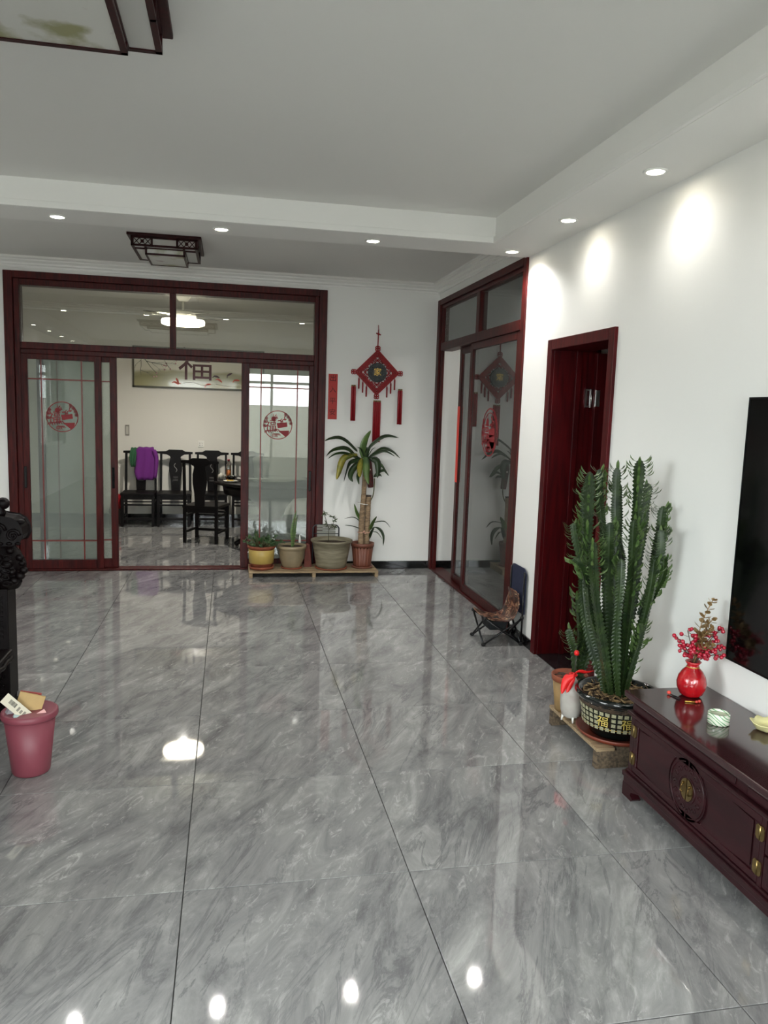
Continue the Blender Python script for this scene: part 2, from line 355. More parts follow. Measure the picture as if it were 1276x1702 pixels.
pr = crown(0, 0, 0)
struct('trim_2', MB().prism([(Yb - a, z) for a, z in pr], Xl, Xr, 'x'), trim_m)
struct('trim_3', MB().prism([(Xr - a, z) for a, z in pr], Yf, Yb, 'y'), trim_m)
# baseboards
struct('baseboard_back', MB().box(.307, Xr - .002, Yb - .014, Yb - .001, 0, .078), black_m, bevel=.002)
struct('baseboard_right', MB().box(Xr - .014, Xr - .001, 2.468, 2.945, 0, .075).box(Xr - .014, Xr - .001, Yrear, 1.535, 0, .075), black_m, bevel=.002)
# dining room shell
struct('wall_dining', W((-3.9, 2.0, YD, YD + .15, 0, TOP), (-4.0, -3.8, Yb + .18, YD, 0, TOP), (1.9, 2.05, Yb + .18, YD, 0, TOP)), dinw_m)
struct('ceiling_dining', W((-3.8, 1.9, Yb + .18, YD, 2.99, TOP)), ceil_m)
struct('baseboard_dining', MB().box(-3.8, 1.9, YD - .014, YD - .001, 0, .1), black_m)
struct('trim_4', MB().prism([(YD - a * 1.3, z) for a, z in pr], -3.8, 1.9, 'x'), trim_m)
# side room seen through the right-hand sliding door, and the dark passage behind the wooden door
struct('wall_side_room', W((Xr + .05, 4.95, Yb, Yb + .15, 0, TOP), (4.8, 4.95, 1.2, Yb, 0, TOP), (Xr + .24, 4.8, 2.70, 2.82, 0, TOP), (Xr + .24, 4.95, 1.05, 1.2, 0, TOP)), wall_m)
struct('ceiling_side_room', W((Xr + .24, 4.8, 1.2, Yb, 2.99, TOP)), ceil_m)
struct('baseboard_side_room', MB().box(Xr + .05, 4.8, Yb - .014, Yb - .001, 0, .078), black_m)

# ------------------------------------------------ papercut decal
def papercut(plane, c, R, parent, seed=1, full=False):
    """round new-year papercutting: ring, plum blossoms, lantern, scroll and the good-fortune character"""
    m = MB(); th = .0012
    if plane == 'y': M0 = Matrix.Translation(Vector(c)) @ MY
    else: M0 = Matrix.Translation(Vector(c)) @ MX
    def seg(pts, wd):
        n = len(pts); v = []
        for i, p in enumerate(pts):
            a = Vector(pts[max(i - 1, 0)]); b = Vector(pts[min(i + 1, n - 1)]); d = (b - a).normalized(); q = Vector((-d.y, d.x)); p = Vector(p)
            v += [p + q * wd / 2, p - q * wd / 2]
        vs = [M0 @ Vector((a.x, a.y, th)) for a in v] + [M0 @ Vector((a.x, a.y, 0)) for a in v]; k = len(v)
        fs = []
        for i in range(n - 1): fs += [(2 * i, 2 * i + 1, 2 * i + 3, 2 * i + 2), (k + 2 * i, 2 * i, 2 * i + 2, k + 2 * i + 2), (2 * i + 1, k + 2 * i + 1, k + 2 * i + 3, 2 * i + 3)]
        m.add(vs, fs)
    def disc(x, y, r, n=10):
        vs = [M0 @ Vector((x + r * math.cos(2 * PI * i / n), y + r * math.sin(2 * PI * i / n), th)) for i in range(n)]; m.add(vs, [tuple(range(n))])
    def arc(x, y, r, a0, a1, wd, n=14): seg([(x + r * math.cos(a0 + (a1 - a0) * i / n), y + r * math.sin(a0 + (a1 - a0) * i / n)) for i in range(n + 1)], wd)
    rnd = random.Random(seed)
    arc(0, 0, R * .97, 0, 2 * PI, R * .05, 48)
    for a in (.15, .42, .68, .95, 2.9, 2.62, 3.2):      # blossoms on the rim
        x, y = R * .9 * math.cos(a), R * .9 * math.sin(a)
        for k in range(5): arc(x + R * .06 * math.cos(k * 1.257), y + R * .06 * math.sin(k * 1.257), R * .05, 0, 2 * PI, R * .028, 8)
    disc(-R * .3, R * .42, R * .16); seg([(-R * .3, R * .75), (-R * .3, R * .0)], R * .03)     # lantern
    for k in range(5): arc(R * rnd.uniform(-.2, .55), R * rnd.uniform(.3, .75), R * rnd.uniform(.05, .12), rnd.uniform(0, 3), rnd.uniform(4, 6), R * .05, 8)
    arc(R * .1, R * .2, R * .12, -1, 2.5, R * .07); arc(R * .42, R * .28, R * .11, .5, 4, R * .06)
    # scroll (solid) and fan below
    q = [(-R * .08, R * .12), (R * .62, R * .2), (R * .66, -R * .1), (-.0 * R, -R * .22)]
    m.add([M0 @ Vector((a, b, th)) for a, b in q], [(0, 1, 2, 3)])
    fan = [(R * .02, -R * .4)] + [(R * .02 + R * .75 * math.cos(a), -R * .4 + R * .75 * math.sin(a) * .9) for a in (-.75, -.5, -.3, -.12, .05)]
    fan = [(x, y) if x * x + y * y < (R * .96) ** 2 else (x * R * .96 / math.hypot(x, y), y * R * .96 / math.hypot(x, y)) for x, y in fan]
    m.add([M0 @ Vector((a, b, th)) for a, b in fan], [tuple(range(len(fan)))])
    for k in range(6): arc(R * (-.75 + .14 * k), R * (-.55 + .02 * k) , R * .16, 0, PI, R * .05, 8)
    for k in range(4): arc(-R * .25 + R * .1 * k, -R * .72, R * .12, 0, PI * 1.3, R * .045, 8)
    text_mb(m, '福', R * .85, M0 @ Matrix.Translation((-R * .48, -R * .1, .0)), .0008)
    if full:
        arc(0, 0, R * .8, 0, 2 * PI, R * .03, 40)
        q = [(-R * .3, -R * .1), (R * .7, -R * .1), (R * .6, -R * .62), (-R * .2, -R * .7)]
        m.add([M0 @ Vector((a, b, th)) for a, b in q], [(0, 1, 2, 3)])
    return obj('paper_cutting', m, redp_m, parent, label='round red papercut sticker on the glass')

# ------------------------------------------------ door_1: mahogany sliding door of the back wall
yF = 5.392
fr = MB()
fr.box(-2.734, -2.655, yF, Yb + .16, 0, 2.86).box(.226, .306, yF, Yb + .16, 0, 2.86).box(-2.655, .226, yF, Yb + .16, 2.795, 2.86)
fr.box(-2.655, -2.605, yF + .03, Yb + .14, 0, 2.795).box(.185, .226, yF + .03, Yb + .14, 0, 2.795).box(-2.605, .185, yF + .03, Yb + .14, 2.738, 2.795)
fr.box(-1.236, -1.178, yF + .03, Yb + .10, 2.205, 2.74).box(-2.605, .185, yF + .025, Yb + .14, 2.150, 2.212).box(-2.605, .185, yF + .04, Yb + .14, 2.105, 2.150)
fr.box(-2.605, .185, yF + .03, Yb + .14, -.005, .014)
d1 = struct('door_1', fr, wood_m, bevel=.005)
obj('transom_pane', W((-2.605, -1.236, 5.455, 5.461, 2.212, 2.738)), clear_m, d1)
obj('transom_pane', W((-1.178, .185, 5.455, 5.461, 2.212, 2.738)), clear_m, d1)
def leaf_y(x0, x1, yc, z0, z1, parent, handle=None, cut=None, s=.065, gm=frost_m, sl=None, sr=None):
    sl = sl or s; sr = sr or s
    y0, y1 = yc - .018, yc + .018
    o = obj('sliding_leaf', W((x0, x0 + sl, y0, y1, z0, z1), (x1 - sr, x1, y0, y1, z0, z1), (x0 + sl, x1 - sr, y0, y1, z1 - .05, z1), (x0 + sl, x1 - sr, y0, y1, z0, z0 + .09)), wood_m, parent, bevel=.004)
    ga, gb, za, zb = x0 + sl, x1 - sr, z0 + .09, z1 - .05
    obj('glass_pane', W((ga, gb, yc - .003, yc + .003, za, zb)), gm, o)
    bd = .118
    for bx in (ga + bd, gb - bd): obj('glazing_bar', W((bx - .006, bx + .006, yc - .0045, yc + .0045, za, zb)), bar_m, o)
    for bz in (za + .19, zb - .185): obj('glazing_bar', W((ga, gb, yc - .0052, yc + .0052, bz - .006, bz + .006)), bar_m, o)
    if handle: obj('handle', W((handle - .013, handle + .013, y0 - .012, y0 + .002, .82, 1.03)), black_m, o, label='black recessed pull handle', bevel=.004)
    if cut: papercut('y', (cut, yc - .0035, 1.515 if cut < -1 else 1.495), .148, o, 3)
    return o
leaf_y(-2.614, -1.880, 5.452, .016, 2.105, d1, handle=-2.588, cut=-2.247)
leaf_y(-2.48, -1.745, 5.500, .016, 2.105, d1, handle=-1.786)
leaf_y(-.54, .205, 5.452, .016, 2.105, d1, handle=.165, cut=-.171, sl=.078, sr=.065)

# ------------------------------------------------ door_2: sliding door of the right wall
xF = 1.462
f2 = MB()
f2.box(xF, Xr + .045, 5.33, 5.420, 0, 2.826).box(xF, Xr + .13, 2.952, 3.02, 0, 2.826).box(xF, Xr + .13, 3.02, 5.33, 2.77, 2.826)
f2.box(xF + .02, Xr + .04, 5.285, 5.33, 0, 2.77).box(xF + .02, Xr + .11, 3.02, 3.06, 0, 2.77).box(xF + .02, Xr + .11, 3.06, 5.285, 2.735, 2.77)
f2.box(xF + .02, Xr + .11, 4.08, 4.17, 2.38, 2.74).box(xF + .012, Xr + .12, 3.06, 5.285, 2.305, 2.385).box(xF + .005, Xr + .13, 3.02, 5.33, -.005, .02)
d2 = struct('door_2', f2, wood_m, bevel=.005)
obj('transom_pane', W((1.515, 1.521, 4.17, 5.285, 2.385, 2.735)), dark_glass, d2)
obj('transom_pane', W((1.52, 1.526, 3.06, 4.08, 2.385, 2.735)), dark_glass, d2)
def leaf_x(y0, y1, xc, z0, z1, parent, s=.07, cut=None, bars=True):
    a, b = xc - .018, xc + .018
    o = obj('sliding_leaf', W((a, b, y0, y0 + s, z0, z1), (a, b, y1 - s, y1, z0, z1), (a, b, y0 + s, y1 - s, z1 - .06, z1), (a, b, y0 + s, y1 - s, z0, z0 + .07)), wood_m, parent, bevel=.004)
    obj('glass_pane', W((xc - .003, xc + .003, y0 + s, y1 - s, z0 + .07, z1 - .06)), dark_glass, o)
    if cut: papercut('x', (xc - .0035, cut, 1.52), .205, o, 5, True)
    return o
leaf_x(3.06, 4.29, 1.502, .022, 2.302, d2, cut=3.70)
l2 = leaf_x(3.55, 4.78, 1.552, .022, 2.302, d2)
obj('glow_strip', W((1.5322, 1.5338, 4.705, 4.775, 1.00, 1.74)), mat('red_glow_colour', 'ff3a28', .5), l2, label='narrow bright red strip painted as a glow on the leaf edge')  # red glow on the stile, put in as a bright coloured strip

# ------------------------------------------------ door_3: red wooden door standing open in the right wall
f3 = MB()
ca = .068
f3.box(Xr - .022, Xr + .002, 2.40, 2.40 + ca, 0, 2.18).box(Xr - .022, Xr + .002, 1.60 - ca, 1.60, 0, 2.18).box(Xr - .022, Xr + .002, 1.60, 2.40, 2.112, 2.18)
f3.box(Xr + .002, Xr + .25, 2.40, 2.438, 0, 2.148).box(Xr + .002, Xr + .25, 1.562, 1.60, 0, 2.148).box(Xr + .002, Xr + .25, 1.60, 2.40, 2.112, 2.148)
f3.box(Xr + .245, 1.82, 2.402, 2.50, 0, 2.20)
f3.box(Xr + .16, Xr + .20, 2.385, 2.40, 0, 2.112).box(Xr + .16, Xr + .20, 1.60, 1.615, 0, 2.112)
d3 = struct('door_3', f3, wood_d, bevel=.003)
dl = obj('door_leaf', W((1.768, 2.55, 2.345, 2.385, .01, 2.10)), wood_d, d3, bevel=.003)
obj('raised_panel', W((1.85, 2.42, 2.335, 2.344, 1.15, 1.98), (1.85, 2.42, 2.335, 2.344, .15, 1.0)), wood_d, dl, bevel=.004)
for z in (1.80, .36):
    h = MB()
    h.box(1.716, 1.756, 2.384, 2.399, z + .05, z + .062).box(1.716, 1.756, 2.384, 2.399, z - .062, z - .05).box(1.716, 1.727, 2.384, 2.399, z - .05, z + .05).box(1.745, 1.756, 2.384, 2.399, z - .05, z + .05)
    h.tube([(1.762, 2.390, z - .062), (1.762, 2.390, z + .062)], .007, 10).box(1.770, 1.800, 2.341, 2.345, z - .055, z + .055)
    obj('hinge', h, chrome_m, d3, label='chrome butt hinge')
obj('threshold', W((Xr - .0, Xr + .25, 1.60, 2.40, -.009, .004)), mat('black_granite', '141213', .1, col2='2b2628', nscale=50), d3, label='polished black stone threshold')

# ------------------------------------------------ downlights
lens_m = mat('lit_downlight', 'fff6e0', .5, emit=45)
def make_dl(x, y, label, group, z=zsf):
    t = thing('downlight', label, 'downlight', (x, y, z), world=False, group=group)
    m = MB(); m.lathe([(.040, -.001), (.056, -.001), (.058, -.0035), (.054, -.007), (.042, -.008), (.040, -.003)], n=28); obj('trim_ring', m, trim_m, t)
    obj('lens', MB().lathe([(.041, -.0045), (.041, -.0020)], n=24), lens_m, t)
    return t
nm = ['on the cross beam, left of the view', 'on the cross beam above the double-leaf side of the sliding door', 'on the cross beam between the far lantern and the knot', 'on the cross beam above the red wall knot', 'where the cross beam meets the right soffit']
d0 = None; GR = 'downlights round the dropped ceiling border'
def place_dl(x, y, label, group, z=zsf):
    global d0
    if d0 is None: d0 = make_dl(x, y, label, group, z); return d0
    return dup(d0, (x, y, z), 0, label, group)
for (x, y), n in zip(BEAM, nm): place_dl(x, y, 'lit round recessed downlight ' + n, GR)
OR = ['first', 'second', 'third', 'fourth', 'fifth']
for (x, y), n in zip(RIGHT, ['second along the right soffit from the corner', 'nearest the camera in view on the right soffit'] + ['over the television, %s out of view' % OR[i] for i in range(4)]): place_dl(x, y, 'lit round recessed downlight ' + n, GR)
for i, (x, y) in enumerate(LEFT): place_dl(x, y, 'lit round recessed downlight on the left soffit, %s from the cross beam' % OR[i], GR)
for i, (x, y) in enumerate(REAR_FILL): place_dl(x, y, 'unseen recessed downlight added for fill on the rear soffit, %s from the left' % OR[i], GR)
# ================================================= ceiling lanterns (unlit, nested square wooden frames)
panel_m = mat('frosted_lamp_panel', 'd0d0cc', .45)
def print_panel():
    m = mat('floral_print_panel', 'cfcfcb', .45); nt = m.node_tree; b = nt.nodes['Principled BSDF']; N = nt.nodes.new; L = nt.links.new
    tc = N('ShaderNodeTexCoord'); n = N('ShaderNodeTexNoise'); n.inputs['Scale'].default_value = 4.2; n.inputs['Detail'].default_value = 5; L(tc.outputs['Object'], n.inputs['Vector'])
    r = N('ShaderNodeValToRGB'); e = r.color_ramp.elements; e[0].position = .33; e[0].color = (*lin('93926c'), 1); e[1].position = .44; e[1].color = (*lin('cfcfca'), 1)
    x = e.new(.66); x.color = (*lin('cfcfca'), 1); x = e.new(.72); x.color = (*lin('8d6c78'), 1); L(n.outputs[0], r.inputs[0]); L(r.outputs[0], b.inputs['Base Color']); return m
print_m = print_panel()
def lantern(name, label, x0, x1, y0, y1, zc, mid, inn, zm, zi, cap, fret=True):
    t = thing(name, label, 'ceiling lamp', ((x0 + x1) / 2, (y0 + y1) / 2, zc), group=None)
    obj('ceiling_plate', W((x0, x1, y0, y1, zc - .022, zc - .0005)), rose_m, t, bevel=.004)
    mx0, mx1, my0, my1 = x0 + mid, x1 - mid, y0 + mid * 1.2, y1 - mid * 1.2
    m = MB(); b = .022
    for z in (zc - .022 - .012, zm): m.box(mx0, mx1, my0, my0 + b, z, z + .014).box(mx0, mx1, my1 - b, my1, z, z + .014).box(mx0, mx0 + b, my0 + b, my1 - b, z, z + .014).box(mx1 - b, mx1, my0 + b, my1 - b, z, z + .014)
    for x in (mx0, mx1 - b):
        for y in (my0, my1 - b): m.box(x, x + b, y, y + b, zm, zc - .022)
    w3 = (mx1 - mx0)
    for fx in (.31, .69): m.box(mx0 + w3 * fx - .008, mx0 + w3 * fx + .008, my0, my0 + .018, zm, zc - .022).box(mx0 + w3 * fx - .008, mx0 + w3 * fx + .008, my1 - .018, my1, zm, zc - .022)
    d3_ = (my1 - my0)
    for fx in (.31, .69): m.box(mx0, mx0 + .018, my0 + d3_ * fx - .008, my0 + d3_ * fx + .008, zm, zc - .022).box(mx1 - .018, mx1, my0 + d3_ * fx - .008, my0 + d3_ * fx + .008, zm, zc - .022)
    obj('outer_frame', m, rose_m, t)
    # fretwork: crosses in the corner bays
    za, zb = zm + .014, zc - .034
    def fret_y(xa, xb, y):
        fz = MB(); n = 3; s = (xb - xa) / n
        for i in range(n):
            a, c = xa + i * s, xa + (i + 1) * s
            fz.bar((a, y, za), (c, y, zb), .004, .006).bar((a, y, zb), (c, y, za), .004, .006)
        fz.ball(((xa + xb) / 2, y, (za + zb) / 2), min(.02, (zb - za) * .3), 8)
        obj('fretwork', fz, rose_m, t)
    for y in (my0 + .006, my1 - .006):
        fret_y(mx0 + b, mx0 + w3 * .31 - .008, y); fret_y(mx0 + w3 * .69 + .008, mx1 - b, y)
    p = MB(); p.box(mx0 + .02, mx1 - .02, my0 + .012, my0 + .015, zm + .004, zc - .022).box(mx0 + .02, mx1 - .02, my1 - .015, my1 - .012, zm + .004, zc - .022)
    p.box(mx0 + .012, mx0 + .015, my0 + .02, my1 - .02, zm + .004, zc - .022).box(mx1 - .015, mx1 - .012, my0 + .02, my1 - .02, zm + .004, zc - .022).box(mx0 + .02, mx1 - .02, my0 + .02, my1 - .02, zm + .005, zm + .009)
    obj('outer_panel', p, panel_m, t)
    ix0, ix1, iy0, iy1 = mx0 + inn[0], mx1 - inn[0], my0 + inn[1], my1 - inn[1]
    f = MB(); b = cap
    for z, h in ((zi, .014), (zm - .004, .012)): f.box(ix0, ix1, iy0, iy0 + b, z, z + h).box(ix0, ix1, iy1 - b, iy1, z, z + h).box(ix0, ix0 + b, iy0 + b, iy1 - b, z, z + h).box(ix1 - b, ix1, iy0 + b, iy1 - b, z, z + h)
    for x in (ix0, ix1 - b):
        for y in (iy0, iy1 - b): f.box(x, x + b, y, y + b, zi, zm)
    # cross bars of the lower tier reaching to the outer frame
    for y in (iy0 + .02,): f.box(mx0 + .02, ix0, y, y + .016, zm - .006, zm + .006).box(ix1, mx1 - .02, y, y + .016, zm - .006, zm + .006)
    for x in (ix0 + .0, ix1 - .016): f.box(x, x + .016, my0 + .02, iy0, zm - .006, zm + .006).box(x, x + .016, iy1, my1 - .02, zm - .006, zm + .006)
    obj('inner_frame', f, rose_m, t)
    obj('inner_panel', W((ix0 + .006, ix1 - .006, iy0 + .006, iy1 - .006, zi + .004, zm - .001)), print_m, t, label='pale panel printed with flowers')
    return t
lantern('ceiling_lantern', 'large square Chinese ceiling lantern with floral panel cut off at top left', -2.10, -.862, -.36, .52, 2.9856, .034, (.11, .06), 2.892, 2.852, .022)
lantern('ceiling_lantern', 'small square Chinese ceiling lantern with fretwork beyond the cross beam', -1.452, -.885, 3.95, 4.66, 2.99, .028, (.10, .075), 2.895, 2.845, .016)

# ================================================= wall knot and couplet
def ring_pts(cx, cz, r, y, n=16, a0=0, a1=2 * PI): return [(cx + r * math.cos(a0 + (a1 - a0) * i / n), y, cz + r * math.sin(a0 + (a1 - a0) * i / n)) for i in range(n + 1)]
kx, kz, ky = .837, 2.063, Yb - .022
kn = thing('wall_knot', 'big red Chinese knot with dark round plaque and tassels on the back wall', 'wall hanging', (kx, Yb - .001, 2.53))
H = .222
dm = MB()
cn = [(kx, kz + H), (kx + H, kz), (kx, kz - H), (kx - H, kz)]
for i in range(4):
    a, b = cn[i], cn[(i + 1) % 4]
    for off in (0, .022, .044):
        A = Vector((a[0], ky, a[1])); B = Vector((b[0], ky, b[1])); cen = Vector((kx, ky, kz)); A2 = A + (cen - A).normalized() * off; B2 = B + (cen - B).normalized() * off
        dm.bar(A2, B2, .02, .020, up=(0, 1, 0))
obj('diamond_frame', dm, redcord, kn)
lt = MB()
rnd = random.Random(4)
for s_ in (-1, 1):
    for k in range(-4, 5):
        off = k * .030; seg_ = []
        for i in range(61):
            u = -.2 + .4 * i / 60; x = (u + off) * .7071; z = (u - off) * .7071 * s_ if s_ > 0 else -(u - off) * .7071
            x, z = (u * .7071 + off * .7071, s_ * (u * .7071 - off * .7071))
            ok = abs(x) + abs(z) < H - .045 and math.hypot(x, z) > .098
            if ok: seg_.append((kx + x, ky + .003, kz + z))
            if (not ok or i == 60) and seg_:
                if len(seg_) > 2: lt.tube([seg_[0], seg_[-1]], .0045, 6)
                seg_ = []
for q in range(4):
    ang = q * PI / 2
    for d_, r_ in ((.145, .028), (.175, .016)):
        lt.tube(ring_pts(kx + d_ * math.cos(ang), kz + d_ * math.sin(ang), r_, ky + .002, 12), .006, 6, cap=False)
for q in range(4):
    ang = q * PI / 2 + PI / 4
    for s in (-1, 1): lt.tube(ring_pts(kx + .128 * math.cos(ang + s * .3), kz + .128 * math.sin(ang + s * .3), .016, ky + .002, 12), .006, 6, cap=False)
obj('lattice', lt, redcord, kn)
pl = MB().prism([(kx + .096 * math.cos(2 * PI * i / 40), kz + .096 * math.sin(2 * PI * i / 40)) for i in range(40)], ky - .020, ky + .006, 'y')
for i in range(12): pl.tube(ring_pts(kx + .072 * math.cos(i * PI / 6), kz + .072 * math.sin(i * PI / 6), .014, ky - .021, 10), .004, 5, cap=False)
pl.tube(ring_pts(kx, kz, .05, ky - .02, 30), .004, 5, cap=False); pl.tube(ring_pts(kx, kz, .094, ky - .018, 40), .005, 5, cap=False)
plq = obj('plaque', pl, mat('dark_slate_plaque', '353a3a', .45, noise_amt=.5, nscale=50), kn, label='dark grey carved round plaque', bevel=0)
obj('character', text_mb(MB(), '家', .085, Matrix.Translation((kx, ky - .025, kz - .0)) @ MY, .003), gold_m, plq, label='golden home character')
for i, (ax, az) in enumerate([(0, 1), (1, 0), (0, -1), (-1, 0)]):
    c = MB(); px, pz = kx + ax * (H + .022), kz + az * (H + .022)
    for k in range(4): c.tube(ring_pts(px + .014 * math.cos(k * PI / 2 + PI / 4), pz + .014 * math.sin(k * PI / 2 + PI / 4), .013, ky, 12), .006, 6, cap=False)
    c.ball((px, ky - .008, pz), .009, 8)
    obj('corner_knot', c, redcord, kn)
hc = MB(); hc.tube([(kx - .001, ky, kz + H + .04), (kx, ky, 2.40), (kx + .002, ky, 2.50)], .006, 6).tube([(kx + .002, ky, 2.50), (kx + .002, Yb - .004, 2.545)], .004, 6)
hc.ball((kx + .002, ky, 2.455), .013, 8).tube([(kx - .022, ky, 2.462), (kx + .026, ky, 2.447)], .007, 6)
obj('hanging_cord', hc, redcord, kn)
def tassel(x, zt_, zb_, wd, bundles, nm='tassel'):
    m = MB(); s = wd / bundles
    for k in range(bundles):
        cx = x - wd / 2 + s * (k + .5); zz = zt_
        m.tube([(cx, ky, zz), (cx, ky, zz - .02), (cx, ky, zb_ + rnd.uniform(-.004, .004))], [s * .35, s * .52, s * .5], 8)
    o = obj(nm, m, mat('red_tassel_silk', '9c0c1c', .55, noise_amt=.35, nscale=30, stretch=(60, 60, 1)), kn)
    g = MB()
    for k in range(bundles):
        cx = x - wd / 2 + s * (k + .5); g.tube([(cx, ky, zt_ + .004), (cx, ky, zt_ - .012)], s * .45, 8)
    obj('tassel_cap', g, brass_m, o)
    return o
tassel(.595, 1.925, 1.565, .05, 2); tassel(1.088, 1.90, 1.54, .05, 2); tassel(.846, 1.775, 1.345, .082, 4)
for s in (-1, 1):
    for k, (dx, zt_) in enumerate(((.188, kz - .035), (.148, kz - .075), (.108, kz - .115))):
        m = MB(); x = kx + s * dx; m.tube([(x, ky, zt_ + .02), (x, ky, zt_ - .03), (x, ky, zt_ - .04), (x, ky, zt_ - .135)], [.003, .004, .009, .008], 6).ball((x, ky, zt_ - .034), .009, 6)
        obj('small_tassel', m, mat('red_tassel_silk', ''), kn)
# couplet strip
sc_ = thing('couplet_strip', 'narrow red paper strip with black brush writing between frame and knot', 'poster', (.382, Yb - .001, 1.57))
obj('tape', MB().box(.335, .455, Yb - .0022, Yb - .0006, 2.005, 2.062), mat('white_tape', 'f2f1ec', .8), sc_, label='white torn paper backing')
ps = MB().box(.336, .430, Yb - .0045, Yb - .0025, 1.570, 2.032); po = obj('paper', ps, red_m, sc_)
for i, ch in enumerate('出入平安'): obj('brush_character', text_mb(MB(), ch, .072, Matrix.Translation((.383, Yb - .0052, 1.985 - i * .115)) @ MY, .0006), mat('faded_black_ink', '4a1512', .7), po)

# ================================================= wooden plant stand at the back wall
pale_wood = mat('weathered_pale_wood', 'a58f6e', .8, col2='7c6850', nscale=10, stretch=(1, 8, 8), bump=.2)
st = thing('plant_stand', 'low pale slatted wooden pallet under the four plant pots at the back wall', 'pallet', (.19, 5.18, 0))
for k, (a, b) in enumerate(((4.985, 5.075), (5.09, 5.18), (5.195, 5.285), (5.30, 5.39))): obj('slat', W((-.458, .835, a, b, .045, .062)), pale_wood, st, bevel=.002)
for x in (-.458, .165, .80): obj('bearer', W((x, x + .035, 4.992, 5.385, 0, .045)), pale_wood, st, bevel=.002)
def hollow(prof_out, wall=.008):
    """closed pot profile: outside going up, then inside going down to the soil line"""
    return prof_out
soil_z = .03
def pot(t, c, prof, m, rim_in, zrim, name='pot', soil_drop=.03, flute=0, nf=0, n=32):
    pr_ = prof + [(rim_in, zrim), (rim_in * .97, zrim - soil_drop - .02)]
    o = obj(name, MB().lathe(pr_, c, n, flute=flute, nf=nf), m, t); return o
def soil(t, c, r, z, seed=0):
    m = MB(); rr = random.Random(seed); n = 20; vs = [(c[0], c[1], z + .006)]
    for k in (1, 2, 3):
        for j in range(n): a = 2 * PI * j / n; vs.append((c[0] + r * k / 3 * math.cos(a), c[1] + r * k / 3 * math.sin(a), z + rr.uniform(-.004, .006)))
    fs = [(0, 1 + j, 1 + (j + 1) % n) for j in range(n)] + [(1 + k * n + j, 1 + (k + 1) * n + j, 1 + (k + 1) * n + (j + 1) % n, 1 + k * n + (j + 1) % n) for k in (0, 1) for j in range(n)]
    vs2 = vs + [(c[0] + r * math.cos(2 * PI * j / n), c[1] + r * math.sin(2 * PI * j / n), z - .03) for j in range(n)]
    b = len(vs); fs += [(1 + 2 * n + j, b + j, b + (j + 1) % n, 1 + 2 * n + (j + 1) % n) for j in range(n)]
    m.add(vs2, fs, 0, True); return obj('soil', m, soil_m, t)
SZ = .0625
# 1 jade plant in a yellow pot
c = (-.333, 5.145, 0)
t = thing('potted_jade', 'bushy round-leaved jade plant in a yellow-banded clay pot, leftmost on the stand', 'plant', (c[0], c[1], SZ))
obj('saucer', MB().lathe([(.095, SZ), (.118, SZ + .006), (.128, SZ + .032), (.122, SZ + .032), (.112, SZ + .012), (.0, SZ + .012)], c), terra, t)
pt_ = pot(t, c, [(.0, SZ + .014), (.100, SZ + .014), (.112, SZ + .06), (.118, SZ + .065), (.127, .275), (.140, .280), (.142, .302)], terra, .126, .300)
obj('glaze_band', MB().lathe([(.1135, SZ + .062), (.1225, SZ + .066), (.130, .262), (.126, .266), (.118, .2)], c), mat('yellow_glaze', 'b59a52', .4, noise_amt=.15, nscale=8), pt_, label='ochre yellow glazed band')
soil(t, c, .122, .285, 1)
fo = MB(); sm = MB(); rr = random.Random(7)
for k in range(34):
    a = rr.uniform(0, 2 * PI); e = rr.uniform(.25, 1.45); L0 = rr.uniform(.10, .20)
    base = Vector((c[0] + .04 * math.cos(a), c[1] + .04 * math.sin(a), .285)); tip = base + Vector((math.cos(a) * math.cos(e), math.sin(a) * math.cos(e) * .8, math.sin(e) * .75)) * L0
    sm.tube([base, tip], [.005, .003], 5)
    for q in range(9):
        d = Vector((rr.gauss(0, 1), rr.gauss(0, 1), rr.gauss(.5, .8))).normalized(); p0 = base.lerp(tip, rr.uniform(.55, 1)); l = rr.uniform(.022, .036)
        fo.leaf([p0, p0 + d * l * .5, p0 + d * l], l * .62, .2, side=d.orthogonal(), n=4)
obj('stems', sm, mat('brown_green_stem', '5a5a3a', .7), t); obj('foliage', fo, mat('jade_leaf', '43603a', .35, col2='2c4528', nscale=20), t, kind='stuff')
# 2 snake plant
c = (-.030, 5.165, 0)
t = thing('potted_snake_plant', 'single upright snake plant leaf in a beige glazed bowl pot', 'plant', (c[0], c[1], SZ))
obj('saucer', MB().lathe([(.085, SZ), (.105, SZ + .004), (.108, SZ + .016), (.1, SZ + .016), (0, SZ + .01)], c), terra, t)
pot(t, c, [(0, SZ + .011), (.088, SZ + .011), (.098, SZ + .03), (.122, .16), (.134, .250), (.136, .262), (.148, .270), (.150, .300)], mat('beige_glaze', '8f8066', .4, noise_amt=.25, nscale=9), .136, .300)
soil(t, c, .131, .275, 2)
for pts, wd in (([(-.031, 5.165, .27), (-.027, 5.16, .357), (-.034, 5.155, .438), (-.020, 5.16, .53), (.012, 5.16, .657)], .034), ([(-.018, 5.17, .27), (-.005, 5.175, .404), (.001, 5.17, .496), (.019, 5.17, .60)], .026)):
    obj('leaf', MB().leaf(pts, wd, .3, side=(1, .2, 0), n=12), mat('snake_leaf', '5f7440', .4, col2='3b5230', nscale=14, stretch=(1, 1, 8)), t, solid=.003)
